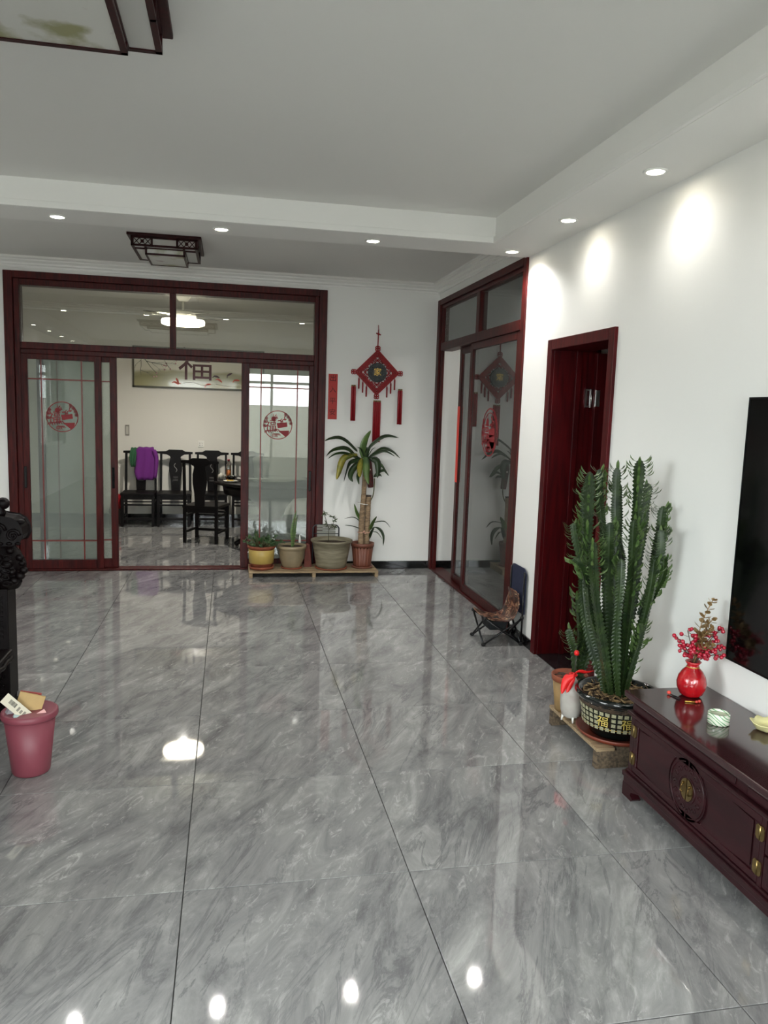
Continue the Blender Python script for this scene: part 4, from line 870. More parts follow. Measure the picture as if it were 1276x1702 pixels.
def cab_door(y0, y1, inner):
    """inner: +1 when the meeting edge is at y1, -1 at y0"""
    z0, z1 = .128, .364
    d = MB(); xf = 1.096
    d.box(xf, 1.112, y0, y1, z0, z0 + .026).box(xf, 1.112, y0, y1, z1 - .026, z1)
    so = .030
    if inner > 0: d.box(xf, 1.112, y0, y0 + so, z0 + .026, z1 - .026)
    else: d.box(xf, 1.112, y1 - so, y1, z0 + .026, z1 - .026)
    d.box(1.104, 1.112, y0, y1, z0 + .026, z1 - .026)
    # half-round medallion against the meeting edge
    ye = y1 if inner > 0 else y0; R_ = .116; zc = (z0 + z1) / 2
    hp = [(ye - inner * R_ * math.sin(PI * i / 20), zc + R_ * math.cos(PI * i / 20)) for i in range(21)]
    d.prism(hp, xf, 1.104, 'x')
    o = obj('door', d, tvw, t, bevel=.002)
    rp = MB(); ra, rb_ = (y0 + so + .014, y1 - R_ - .0) if inner > 0 else (y0 + R_ + .0, y1 - so - .014)
    n = 10; edge = [(ye - inner * (R_ + .016) * math.sin(a), zc + (R_ + .016) * math.cos(a)) for a in [math.acos(.76) + (PI - 2 * math.acos(.76)) * i / n for i in range(n + 1)]]
    far = ra if inner > 0 else rb_
    poly = [(far, z1 - .038)] + edge + [(far, z0 + .038)]
    rp.prism(poly, 1.0985, 1.105, 'x'); obj('raised_panel', rp, tvw, o, bevel=.003)
    cv = MB(); rr = random.Random(int((y0 + 9) * 100))
    for r_ in (R_ * .93, R_ * .44):
        cv.tube([(xf - .001, ye - inner * r_ * math.sin(PI * i / 18), zc + r_ * math.cos(PI * i / 18)) for i in range(1, 18)], .0025, 6)
    for i in range(7):
        a = PI * (i + .5) / 7; rc = R_ * .69; yc, zz = ye - inner * rc * math.sin(a), zc + rc * math.cos(a)
        cv.tube([(xf - .001, yc + .013 * math.cos(u * .7) * (1 - u * .08), zz + .013 * math.sin(u * .7) * (1 - u * .08)) for u in range(9)], .0022, 5)
    obj('carving', cv, tvw, o, label='carved scrollwork medallion')
    br = MB(); q = [(ye - inner * (.0015 + 0.036 * math.sin(PI * i / 16)), zc + .044 * math.cos(PI * i / 16)) for i in range(17)]
    br.prism(q, xf - .0035, xf - .0003, 'x'); obj('lock_plate', br, brass_m, o, label='brass half-moon lock plate')
    pu = MB(); pu.tube([(xf - .006, ye - inner * .020, zc + .018), (xf - .012, ye - inner * .022, zc + .008), (xf - .012, ye - inner * .026, zc - .012), (xf - .007, ye - inner * .016, zc - .016)], .003, 6).ball((xf - .006, ye - inner * .020, zc + .020), .005, 8)
    obj('pull', pu, mat('dark_brass', '6a5430', .35, metal=1), o)
    yh = y0 if inner > 0 else y1
    for zz in (z1 - .056, z0 + .056):
        h = MB()
        for s in (-1, 1):
            yc = yh + s * .0115; q = [(yc - s * .0095, zz - .026), (yc - s * .0095, zz + .026), (yc + s * .002, zz + .026), (yc + s * .0095, zz + .017), (yc + s * .0095, zz - .017), (yc + s * .002, zz - .026)]
            h.prism(q, xf - .0030, xf - .0003, 'x')
        h.tube([(xf - .003, yh, zz - .026), (xf - .003, yh, zz + .026)], .003, 8); obj('hinge', h, brass_m, o, label='brass hinge')
    return o
for a, b_ in ((.402, .43), (-.452, -.430), (-.972, -.952), (-1.83, -1.804)): obj('stile', MB().box(1.0965, 1.112, a, b_, .124, .366), tvw, t)
cab_door(-.008, .400, -1); cab_door(-.428, -.011, 1); cab_door(-1.378, -.974, -1); cab_door(-1.80, -1.381, 1)
for z0, z1 in ((.130, .240), (.250, .362)):
    dr_ = obj('drawer', W((1.096, 1.112, -.948, -.456, z0, z1), (1.092, 1.096, -.925, -.479, z0 + .018, z1 - .018)), tvw, t, bevel=.003)
    obj('drawer_pull', MB().tube([(1.090, -.74, (z0 + z1) / 2 + .01), (1.080, -.72, (z0 + z1) / 2 - .012), (1.080, -.68, (z0 + z1) / 2 - .012), (1.090, -.66, (z0 + z1) / 2 + .01)], .004, 6), brass_m, dr_)
# vase with berries
c = (1.322, .352, 0)
t = thing('berry_vase', 'red glass vase of red berries and gilded leaves on the cabinet', 'vase', (c[0], c[1], ZC))
rv = mat('crackled_red_glass', 'c4141c', .15, coat=.6, col2='96101a', nscale=12, bump=.25, bscale=70)
obj('vase', MB().lathe([(0, ZC + .0008), (.034, ZC + .001), (.048, ZC + .012), (.060, ZC + .040), (.0625, ZC + .062), (.056, ZC + .090), (.042, ZC + .114), (.028, ZC + .128), (.024, ZC + .134), (.025, ZC + .142), (.034, ZC + .155), (.031, ZC + .157), (.020, ZC + .14), (.012, ZC + .12)], c, 32), rv, t)
obj('neck_cord', MB().tube([(c[0] + .0265 * math.cos(a * .524), c[1] + .0265 * math.sin(a * .524), ZC + .132) for a in range(12)], .002, 5, closed=True), gold_m, t)
rr = random.Random(9); top = Vector((c[0], c[1], ZC + .14)); berry = mat('red_berry', 'a3122c', .25, coat=.4); gl = mat('gilded_leaf', 'a98a5c', .4, metal=.45, noise_amt=.35, nscale=60); stm = mat('dark_stem', '4a3024', .6)
def berry_spray(tips, n):
    for tip in tips:
        sp = MB(); be = MB(); tip = Vector(tip); P = spline([top, top.lerp(tip, .5) + Vector((0, 0, .015)), tip], 8); sp.tube(P, .0018, 5)
        for k in range(n):
            p = P[rr.randrange(3, 8)]; q = p + Vector((rr.uniform(-.022, .022), rr.uniform(-.028, .028), rr.uniform(-.018, .024))); sp.tube([p, q], .0009, 4); be.ball(q, rr.uniform(.0078, .0098), 8)
        o = obj('berry_stem', sp, stm, t); obj('berries', be, berry, o, kind='stuff')
berry_spray([(1.245, .35, .735), (1.262, .34, .69), (1.292, .33, .735), (1.300, .38, .765), (1.325, .33, .72), (1.318, .30, .69)], 12)
berry_spray([(1.385, .33, .755), (1.402, .30, .715), (1.392, .27, .69), (1.410, .32, .78), (1.36, .30, .695)], 12)
for tip, nl in (((1.388, .35, .905), 22), ((1.362, .30, .80), 18), ((1.345, .27, .735), 16), ((1.385, .33, .83), 14)):
    tip = Vector(tip); P = spline([top, top.lerp(tip, .55) + Vector((-.015, 0, .02)), tip], 14); sp = MB().tube(P, .002, 5); lv = MB()
    for k in range(nl):
        i = 4 + int(k / nl * 9.9); p = P[min(i, 13)]; a = k * 2.4; ax = (P[min(i + 1, 13)] - P[i - 1]).normalized(); u = ax.orthogonal().normalized(); v = ax.cross(u); d = (u * math.cos(a) + v * math.sin(a)) * .85 + ax * .55; l = .036 * (1.15 - .5 * k / nl)
        lv.leaf([p, p + d.normalized() * l * .55, p + d.normalized() * l], l * .75, .2, side=ax.cross(d), n=4)
    o = obj('leaf_stem', sp, gl, t); obj('gilded_leaves', lv, gl, o, kind='stuff')
# small things on the cabinet top
zT = ZC + .0008
t = thing('hairpin', 'black hairpin with a coral tip lying left of the red vase', 'hairpin', (1.236, .345, ZC))
obj('prongs', MB().tube([(1.236, .372, zT + .004), (1.247, .338, zT + .003), (1.252, .318, zT + .003)], .0022, 6).tube([(1.236, .372, zT + .004), (1.236, .340, zT + .003), (1.243, .312, zT + .003)], .0022, 6), mat('black_enamel', '101012', .3), t)
obj('tip', MB().ball((1.233, .376, zT + .0085), .009, 10, sc=(1, 1, .9)), mat('coral_plastic', 'd8483c', .4), t, label='coral red tip')
t = thing('gold_hair_clip', 'thin gold and red clip lying at the foot of the vase', 'clip', (1.29, .262, ZC))
obj('clip_bar', MB().tube([(1.252, .283, zT + .003), (1.300, .268, zT + .003)], .003, 6), gold_m, t)
obj('bow', MB().ball((1.309, .268, zT + .006), .008, 8, sc=(1, .7, .8)).ball((1.294, .264, zT + .006), .007, 8, sc=(1, .7, .8)), mat('coral_plastic', ''), t)
def tape():
    t = thing('decorative_box', 'low round white tin with green leaf pattern on the cabinet top', 'tin', (1.256, .060, ZC))
    m = mat('green_leaf_print', 'd8dccb', .25, coat=.5); nt = m.node_tree; b = nt.nodes['Principled BSDF']; N = nt.nodes.new; L = nt.links.new
    tc = N('ShaderNodeTexCoord'); mp = N('ShaderNodeMapping'); mp.inputs['Rotation'].default_value = (.5, .6, .3); mp.inputs['Scale'].default_value = (1, 1, 2.2); L(tc.outputs['Object'], mp.inputs[0])
    wv = N('ShaderNodeTexWave'); wv.inputs['Scale'].default_value = 9; wv.inputs['Distortion'].default_value = 5; wv.inputs['Detail'].default_value = 1; L(mp.outputs[0], wv.inputs['Vector'])
    r = N('ShaderNodeValToRGB'); r.color_ramp.interpolation = 'CONSTANT'; e = r.color_ramp.elements; e[0].position = 0; e[0].color = (*lin('d8dccb'), 1); e[1].position = .42; e[1].color = (*lin('4f9a5c'), 1); x = e.new(.68); x.color = (*lin('35704a'), 1); x = e.new(.82); x.color = (*lin('d8dccb'), 1)
    L(wv.outputs[0], r.inputs[0]); L(r.outputs[0], b.inputs['Base Color'])
    obj('band', MB().lathe([(.0365, zT), (.040, zT), (.042, zT + .004), (.042, zT + .040), (.040, zT + .044), (.0365, zT + .044), (.035, zT + .040), (.035, zT + .004)], (1.256, .060, 0), 32), m, t)
    obj('inner_core', MB().lathe([(0, zT + .001), (.034, zT + .001), (.0348, zT + .036), (.030, zT + .034), (0, zT + .030)], (1.256, .060, 0), 28), mat('pale_inner', 'b9bfa8', .5), t)
tape()
t = thing('lotus_dish', 'pale yellow petal-edged dish at the right edge of the cabinet', 'dish', (1.455 - .045, -.03, ZC))
m = MB(); n = 40; prof = [(0, .004), (.030, .003), (.046, .012), (.058, .030), (.062, .034), (.060, .036), (.044, .018), (.028, .009), (0, .009)]; vs = []
for k, (r, z) in enumerate(prof):
    for j in range(n): a = 2 * PI * j / n; w_ = 1 + .07 * math.cos(8 * a) * (r / .062); vs.append((1.408 + r * w_ * math.cos(a), -.03 + r * w_ * math.sin(a), zT + z + (.003 * math.cos(8 * a) if r > .05 else 0) - .003))
m.add(vs, [(i * n + j, i * n + (j + 1) % n, (i + 1) * n + (j + 1) % n, (i + 1) * n + j) for i in range(len(prof) - 1) for j in range(n)], 0, True)
obj('bowl', m, mat('pale_yellow_ceramic', 'd8d29a', .35, noise_amt=.08, nscale=30), t)

# ================================================= pink bucket with rubbish
cb = (-1.524, 1.0, 0)
t = thing('waste_bin', 'tapered pink plastic waste bin in front of the carved sofa', 'bin', cb)
pink = mat('pink_plastic', '7e3c48', .5)
obj('bin_body', MB().lathe([(0, .002), (.076, .002), (.081, .010), (.108, .265), (.105, .265), (.078, .014), (0, .010)], cb, 40), pink, t)
obj('rim', MB().lathe([(.104, .258), (.116, .260), (.120, .268), (.119, .286), (.112, .292), (.103, .288)], cb, 40), pink, t)
def rot_box(name, label, cat, c, size, rx, ry, rz, m, sub=None):
    o = MB(); o.T = Matrix.Translation(c) @ Matrix.Rotation(rz, 4, 'Z') @ Matrix.Rotation(ry, 4, 'Y') @ Matrix.Rotation(rx, 4, 'X'); s = Vector(size) / 2
    o.box(-s.x, s.x, -s.y, s.y, -s.z, s.z)
    q = obj(name, o, m, None, label=label, cat=cat, origin=c, bevel=.002, group='rubbish in the pink bin'); return q
white_card = mat('white_card', 'd6d0bc', .6)
card = thing('hang_tag', 'long white price tag with barcode sticking out of the pink bin', 'tag', (-1.548, .945, .305), group='rubbish in the pink bin', world=False)
M = Matrix.Rotation(.55, 4, 'Z') @ Matrix.Rotation(-.25, 4, 'X') @ Matrix.Rotation(.88, 4, 'Y')
o = MB(); o.T = M; o.box(-.095, .085, -.0012, .0012, -.024, .024); o2 = obj('card', o, white_card, card)
o = MB(); o.T = M; rr = random.Random(5); x = -.066
while x < -.030: w_ = rr.uniform(.0008, .0022); o.box(x, x + w_, -.0018, -.0012, -.006, .013); x += w_ + rr.uniform(.0008, .0018)
obj('barcode', o, blackink, o2, kind='stuff')
o = MB(); o.T = M
for k in range(4): o.box(-.018 + .016 * k, -.008 + .016 * k, -.0018, -.0012, -.010, .010 - .004 * (k % 2))
obj('printing', o, mat('grey_print', '8a867a', .7), o2, kind='stuff')
rot_box('cardboard_box', 'small tan cardboard box in the pink bin behind the price tag', 'box', Vector((-1.522, 1.010, .322)), (.110, .020, .070), -.25, .32, .15, mat('tan_card', 'b89a66', .7, noise_amt=.1))
rot_box('red_packet', 'thin dark red packet behind the tan box', 'packet', Vector((-1.532, 1.045, .330)), (.09, .006, .05), -.2, .22, .1, mat('dull_red_card', 'a0403a', .6))
rot_box('black_carton', 'black carton corner leaning out of the left of the pink bin', 'box', Vector((-1.578, 1.03, .322)), (.040, .05, .065), .2, .45, .3, mat('black_card', '161618', .5))
rot_box('grey_packet', 'crumpled pale grey packet at the left rim of the bin', 'packet', Vector((-1.585, .975, .300)), (.05, .03, .06), .4, .3, .5, mat('grey_wrap', '9a989c', .4))
rot_box('foam_block', 'pale blue foam block low in the bin', 'block', Vector((-1.562, .928, .280)), (.030, .022, .024), .3, .4, .4, mat('pale_blue_foam', 'b4c8c8', .7))
rot_box('pink_paper', 'scrap of pale pink paper at the right rim', 'paper', Vector((-1.468, .955, .285)), (.045, .004, .022), -.5, -.45, .35, mat('pale_pink_paper', 'd8a8a4', .7))
o = rot_box('brown_wrapper', 'dark brown wrapper inside the bin right of the tag', 'wrapper', Vector((-1.508, .985, .235)), (.05, .04, .03), .3, .5, .2, mat('brown_wrap', '4a2c1c', .5))

# ================================================= carved hardwood sofa at the left edge
t = thing('carved_sofa', 'dark carved hardwood sofa arm with scrolls and a knobbed top at left edge', 'sofa', (-2.1, .6, 0))
ya2, yb2 = 1.60, 1.78
xp = -1.765
obj('arm_post', W((xp - .085, xp, ya2 + .01, yb2 - .01, .0, .70)), ebony_m, t, bevel=.006)
pb = MB()
for k in range(9): pb.box(xp - .060, xp - .025, ya2 + .004, ya2 + .012, .44 + k * .026, .455 + k * .026)
for k in range(6): pb.tube([(xp - .043 + .018 * math.cos(u * .8) * (1 - u * .07), ya2 + .006, .08 + k * .05 + .018 * math.sin(u * .8) * (1 - u * .07)) for u in range(10)], .004, 5)
obj('post_carving', pb, ebony_m, t)
# arm top: thick roll with scroll end
ar = MB(); ar.prism([(-2.40, .935), (-1.74, .935), (-1.705, .945), (-1.690, .975), (-1.695, 1.015), (-1.712, 1.045), (-1.74, 1.062), (-1.78, 1.068), (-1.85, 1.085), (-2.00, 1.10), (-2.40, 1.12)], ya2, yb2, 'y')
obj('arm_rest', ar, ebony_m, t, bevel=.010)
cv = MB(); rr = random.Random(21)
for k in range(7):      # curled leaves on the face
    cx, cz = -1.728 - .075 * k, .985 + rr.uniform(-.01, .02) + .01 * k; r0 = .034 + .008 * (k % 2)
    cv.tube([(cx + r0 * math.cos(.6 * u) * (1 - u * .055), ya2 - .004 - .004 * (u > 8), cz + r0 * math.sin(.6 * u) * (1 - u * .055)) for u in range(15)], [.009 - .0004 * u for u in range(15)], 7)
    cv.ball((cx, ya2 - .002, cz), .010, 8)
for k in range(16): cv.ball((-1.705 - .042 * k, ya2 - .002, .938), .012, 7, sc=(1.3, .7, .8))
for k in range(10): cv.ball((-1.700 - .05 * k, (ya2 + yb2) / 2 - .05, 1.045 + .007 * k), .020, 8, sc=(1.3, 1.2, .8))
obj('arm_carving', cv, ebony_m, t)
nk = MB()
nk.ball((-1.790, 1.67, 1.135), .032, 12, sc=(1.1, 1, 1)).ball((-1.835, 1.67, 1.13), .038, 12).lathe([(.02, 1.07), (.028, 1.09), (.018, 1.105), (.03, 1.12)], (-1.80, 1.67, 0), 14)
obj('finial', nk, ebony_m, t)
# lion-mask bracket below the arm
lb = MB(); n1, n2 = 26, 30; vs = []
for i in range(n1 + 1):
    s = i / n1; z = .69 + .245 * s; r0 = .085 * (math.sin(PI * (s * .80 + .14)) ** .6)
    for j in range(n2):
        a = 2 * PI * j / n2; q = Vector((math.cos(a), math.sin(a), s * 3)); nn = noise.noise(q * 2.3) * .5 + noise.noise(q * 5.1) * .3 + .25 * math.cos(a * 5 + s * 9)
        r = r0 * (1 + .20 * nn); vs.append((xp - .030 + r * math.cos(a) * 1.22, ya2 + .075 + r * math.sin(a) * .95, z))
lb.add(vs, [(i * n2 + j, i * n2 + (j + 1) % n2, (i + 1) * n2 + (j + 1) % n2, (i + 1) * n2 + j) for i in range(n1) for j in range(n2)] + [tuple(reversed(range(n2))), tuple(n1 * n2 + j for j in range(n2))], 0, True)
for cx, cz, r in ((-1.700, .865, .022), (-1.690, .835, .018), (-1.683, .800, .022), (-1.70, .770, .024), (-1.73, .745, .024), (-1.745, .90, .02), (-1.76, .83, .03), (-1.74, .79, .022), (-1.80, .86, .026), (-1.80, .78, .026)):
    lb.ball((cx, ya2 + .01 - .002, cz), r, 10, sc=(1, .8, .85))
for k in range(5): lb.tube([(-1.76 + .03 * math.cos(.7 * u + k) * (1 - u * .08), ya2 - .012, .80 + (k - 2) * .035 + .018 * math.sin(.7 * u + k) * (1 - u * .08)) for u in range(10)], .005, 6)
obj('mask_bracket', lb, ebony_m, t, label='bulging carved mask under the arm')
obj('arm_panel', W((-2.40, xp - .08, ya2 + .06, yb2 - .06, .40, .94)), ebony_m, t, bevel=.004)
obj('seat', W((-2.42, -1.745, -.55, ya2 + .012, .345, .385)), ebony_m, t, bevel=.01)
obj('apron', W((-2.38, -1.80, -.5, ya2, .24, .345)), ebony_m, t, bevel=.004)
obj('seat_front_carving', MB().tube([(-1.742, -.5 + .035 * k, .352 + .006 * math.sin(k * 1.7)) for k in range(60)], .012, 7), ebony_m, t)
for yy in (-.5, ya2 - .3 + .25): obj('leg', W((-1.88, -1.80, yy - .06, yy, 0, .26)), ebony_m, t, bevel=.004) if yy < 0 else None
for yy in (-.5, 1.72): obj('rear_leg', W((-2.44, -2.36, yy - .06, yy, 0, .30)), ebony_m, t, bevel=.004)
obj('backrest', W((-2.47, -2.41, -.55, 1.78, .36, 1.12)), ebony_m, t, bevel=.01)
obj('crest', MB().prism([(-.4, 1.11), (1.70, 1.11), (1.6, 1.16), (1.2, 1.17), (.9, 1.25), (.3, 1.25), (0, 1.17), (-.3, 1.16)], -2.475, -2.405, 'x'), ebony_m, t, bevel=.01)

# ================================================= dining room
# framed picture
t = thing('wall_picture', 'wide framed ink picture with good-fortune character, carp and blossom in the dining room', 'picture', (-1.08, YD, 1.9))
px0, px1, pz0, pz1 = -1.993, -.17, 1.898, 2.47; yp = YD - .028
obj('frame', W((px0, px1, yp, YD - .001, pz0, pz0 + .022), (px0, px1, yp, YD - .001, pz1 - .022, pz1), (px0, px0 + .022, yp, YD - .001, pz0, pz1), (px1 - .022, px1, yp, YD - .001, pz0, pz1)), mat('dark_olive_frame', '3c3826', .4), t)
def paint_m():
    m = mat('painted_paper', 'c8c4b0', .18, coat=.6); nt = m.node_tree; b = nt.nodes['Principled BSDF']; N = nt.nodes.new; L = nt.links.new
    ge = N('ShaderNodeTexCoord'); sx = N('ShaderNodeSeparateXYZ'); L(ge.outputs['Object'], sx.inputs[0])
    n = N('ShaderNodeTexNoise'); n.inputs['Scale'].default_value = 3; L(ge.outputs['Object'], n.inputs['Vector'])
    a = N('ShaderNodeMath'); a.operation = 'MULTIPLY_ADD'; a.inputs[1].default_value = .10; L(n.outputs[0], a.inputs[0]); L(sx.outputs[2], a.inputs[2])
    r = N('ShaderNodeValToRGB'); e = r.color_ramp.elements; e[0].position = .05; e[0].color = (*lin('a29a70'), 1); e[1].position = .31; e[1].color = (*lin('cfcbb8'), 1); x = e.new(.22); x.color = (*lin('8f8c68'), 1); x = e.new(.27); x.color = (*lin('a09c7c'), 1)
    L(a.outputs[0], r.inputs[0]); L(r.outputs[0], b.inputs['Base Color']); return m
pn = obj('painting', W((px0 + .02, px1 - .02, yp + .010, YD - .002, pz0 + .02, pz1 - .02)), paint_m(), t)
yq = yp + .0095
def Pt(px, pz, y=None): return (px, yq if y is None else y, pz)
fu = MB(); text_mb(fu, '福', .50, Matrix.Translation((-1.13, yq, 2.215)) @ MY, .0008); obj('painted_character', fu, mat('plum_ink', '4a1c24', .5), pn)
br = MB(); rr = random.Random(31)
def twig(x, z, a, l, w_, d=0):
    p = [(x, z)]
    for k in range(4): a += rr.uniform(-.35, .35); x += l / 4 * math.cos(a); z += l / 4 * math.sin(a); p.append((x, z))
    br.tube([Pt(max(px0 + .03, min(px1 - .03, u)), max(pz0 + .03, min(pz1 - .03, v))) for u, v in p], [w_ * (1 - .15 * k) for k in range(5)], 5)
    tips.append((x, z))
    if d < 3:
        for s in (-1, 1): i = rr.randrange(1, 4); twig(p[i][0], p[i][1], a + s * rr.uniform(.4, .9), l * .65, w_ * .65, d + 1)
tips = []
twig(-1.96, 2.40, -.25, .42, .006); twig(-1.80, 2.45, -.8, .32, .005)
obj('painted_branch', br, mat('ink_green', '4c5248', .6), pn, kind='stuff')
bl = MB()
for u, v in tips[::2]:
    if px0 + .04 < u < px1 - .04 and pz0 + .04 < v < pz1 - .04: bl.ball(Pt(u, v), .012, 6, sc=(1, .08, 1))
obj('painted_blossom', bl, mat('blossom_pink', 'b98a8c', .6), pn, kind='stuff')
for i, (u, v, a) in enumerate(((-1.40, 1.972, -.5), (-1.385, 2.005, 2.0), (-.96, 1.965, .25), (-.80, 2.03, -.6), (-.84, 2.08, -.3), (-.66, 2.12, .5), (-.56, 2.04, 0))):
    k = MB(); k.leaf([Pt(u - .045 * math.cos(a), v - .045 * math.sin(a)), Pt(u, v + .006), Pt(u + .045 * math.cos(a), v + .045 * math.sin(a))], .028, 0, side=(math.sin(a), 0, -math.cos(a)), n=7)
    k.leaf([Pt(u - .035 * math.cos(a), v - .035 * math.sin(a)), Pt(u - .065 * math.cos(a + .5), v - .065 * math.sin(a + .5))], .014, 0, side=(math.sin(a), 0, -math.cos(a)), n=4)
    obj('painted_carp', k, mat('carp_orange', 'b0442c', .5) if i not in (4, 5) else mat('carp_dark', '3c2422', .5), pn)
obj('painted_ripple', MB().tube([Pt(-.85 + .04 * k, 1.985 - .035 * math.sin(k * .28)) for k in range(15)], .004, 5).tube([Pt(-1.30 + .03 * k, 1.975 + .02 * math.sin(k * .5)) for k in range(12)], .004, 5), mat('pale_ripple', 'd8d4c2', .5), pn)
# switch and socket
t = thing('light_switch', 'narrow tall grey switch plate on the dining room wall', 'switch', (-2.069, YD, 1.29))
obj('plate', W((-2.10, -2.045, YD - .012, YD - .001, 1.215, 1.365)), mat('grey_switch', '8c8880', .4), t, bevel=.003)
obj('rocker', W((-2.09, -2.055, YD - .016, YD - .012, 1.235, 1.345)), mat('light_grey_switch', 'b8b4aa', .4), t, bevel=.002)
t = thing('wall_socket', 'square white wall socket above the dining chairs', 'socket', (-1.058, YD, 1.12))
obj('plate', W((-1.10, -1.015, YD - .012, YD - .001, 1.075, 1.165)), mat('white_socket', 'e4e2da', .4), t, bevel=.003)
obj('slots', W(*[(-1.083 + .02 * i, -1.077 + .02 * i, YD - .0128, YD - .012, 1.095 + .03 * j, 1.108 + .03 * j) for i in range(3) for j in range(2)]), mat('slot_grey', '6c6860', .5), t, kind='stuff')
# chairs
def dining_chair(label, loc, rz, group):
    t = thing('dining_chair', label, 'chair', loc, rz, group=group, world=False)
    L_ = .200; yb, yf = .20, -.20
    for s in (-1, 1):
        obj('rear_leg', MB().bar((s * L_, yb, 0), (s * L_, yb, .46), .034, .034).bar((s * L_, yb, .46), (s * (L_ - .005), yb + .035, .985), .030, .030), chair_m, t)
        obj('front_leg', MB().bar((s * L_, yf, 0), (s * L_, yf, .43), .036, .036), chair_m, t)
        obj('side_stretcher', MB().bar((s * L_, yf, .13), (s * L_, yb, .13), .018, .026).bar((s * L_, yf, .33), (s * L_, yb, .33), .018, .022), chair_m, t)
    obj('seat', MB().box(-.225, .225, yf - .028, yb + .02, .43, .462), chair_m, t, bevel=.006)
    obj('apron', MB().box(-.205, .205, yf - .010, yf + .010, .375, .43).box(-.205, .205, yb - .01, yb + .01, .375, .43), chair_m, t)
    obj('front_stretcher', MB().bar((-L_, yf, .30), (L_, yf, .30), .018, .020), chair_m, t); obj('front_stretcher', MB().bar((-L_, yf, .345), (L_, yf, .345), .018, .018), chair_m, t)
    obj('footrest', MB().bar((-L_, yf, .11), (L_, yf, .11), .03, .03), chair_m, t)
    cr = [(-.230, .985), (-.12, .975), (-.085, .955), (.085, .955), (.12, .975), (.230, .985), (.230, 1.006), (.13, 1.010), (.09, 1.034), (-.09, 1.034), (-.13, 1.010), (-.230, 1.006)]
    obj('crest_rail', MB().prism(cr, yb + .015, yb + .048, 'y'), chair_m, t, bevel=.004)
    sp = [(-.060, .46), (.060, .46), (.066, .60), (.088, .74), (.088, .84), (.070, .93), (.085, .957), (-.085, .957), (-.070, .93), (-.088, .84), (-.088, .74), (-.066, .60)]
    so = obj('splat', MB().prism(sp, yb + .018, yb + .032, 'y'), chair_m, t)
    cv = MB()
    cv.tube([(.02 * math.sin(k * .9), yb + .016, .72 + .018 * k) for k in range(8)], .005, 5)
    for k in range(5): cv.tube([(-.035, yb + .016, .60 + .014 * k), (.035, yb + .016, .60 + .014 * k)], .002, 4) if k % 3 != 2 else None
    obj('inlay', cv, mat('shell_inlay', '8c8a86', .4), so, label='pale inlaid motif', kind='stuff')
    return t
G = 'dining chairs in the dining room'
ch0 = dining_chair('black high-backed dining chair against the wall with purple sweater on its back', (-1.873, 8.50, 0), 0, G)
dup(ch0, (-1.402, 8.50, 0), 0, 'black high-backed dining chair against the wall right of the sweater chair', G)
dup(ch0, (-.90, 8.50, 0), 0, 'black high-backed dining chair against the wall behind the nearer chair', G)
dup(ch0, (-.40, 8.50, 0), 0, 'black high-backed dining chair against the wall behind the orange bottle, half hidden by door', G)
dup(ch0, (-.93, 7.17, 0), PI - .33, 'black dining chair seen from behind, drawn up to the table', G)
# table
t = thing('dining_table', 'black round dining table half hidden behind the right sliding leaf', 'table', (-.14, 7.0, 0))
tc_ = (-.14, 7.0, 0)
obj('table_top', MB().lathe([(0, .735), (.66, .735), (.70, .745), (.705, .765), (.70, .778), (0, .778)], tc_, 64), chair_m, t)
obj('apron', MB().lathe([(.56, .62), (.58, .62), (.60, .735), (.56, .735)], tc_, 48), chair_m, t)
obj('pedestal', MB().lathe([(0, .0), (.36, .0), (.37, .03), (.30, .06), (.16, .12), (.13, .3), (.18, .45), (.30, .60), (.34, .735), (0, .735)], tc_, 40), chair_m, t)
for k in range(4):
    a = k * PI / 2 + .5; obj('leg', MB().tube(spline([(tc_[0] + .12 * math.cos(a), tc_[1] + .12 * math.sin(a), .2), (tc_[0] + .35 * math.cos(a), tc_[1] + .35 * math.sin(a), .10), (tc_[0] + .50 * math.cos(a), tc_[1] + .50 * math.sin(a), .03)], 8), .03, 8), chair_m, t)
t2 = thing('lazy_susan', 'round glass turntable on the dining table', 'turntable', (-.14, 7.0, .7785))
obj('glass_disc', MB().lathe([(0, .800), (.42, .800), (.425, .805), (.42, .810), (0, .810)], tc_, 48), clear_m, t2); obj('hub', MB().lathe([(0, .7785), (.09, .7785), (.09, .799), (0, .799)], tc_, 24), chrome_m, t2)
# bottle, plate, bowls
c = (-.665, 7.03, 0); zt2 = .7785
t = thing('juice_bottle', 'clear bottle half full of orange drink on the dining table', 'bottle', (c[0], c[1], zt2))
obj('bottle_glass', MB().lathe([(0, zt2 + .001), (.030, zt2 + .001), (.033, zt2 + .01), (.033, zt2 + .15), (.028, zt2 + .18), (.014, zt2 + .21), (.013, zt2 + .232)], c, 20), clear_m, t)
obj('juice', MB().lathe([(0, zt2 + .004), (.031, zt2 + .006), (.031, zt2 + .125), (0, zt2 + .125)], c, 20), mat('orange_drink', 'c86a18', .3), t)
obj('cap', MB().lathe([(0, zt2 + .232), (.016, zt2 + .232), (.016, zt2 + .252), (0, zt2 + .252)], c, 16), mat('dark_red_cap', '7c1c28', .4), t)
t = thing('food_plate', 'shallow pale plate with yellow food at the table edge', 'plate', (-.66, 6.78, zt2))
obj('plate', MB().lathe([(0, zt2 + .001), (.05, zt2 + .001), (.085, zt2 + .014), (.083, zt2 + .017), (.05, zt2 + .006), (0, zt2 + .006)], (-.64, 6.765, 0), 28), mat('white_porcelain', 'dcd8c8', .2), t)
m = MB(); rr = random.Random(8)
for k in range(12): a = rr.uniform(0, 6.3); r = .04 * rr.random(); m.ball((-.64 + r * math.cos(a), 6.765 + r * math.sin(a), zt2 + .016), rr.uniform(.010, .016), 7, sc=(1.4, 1, .6))
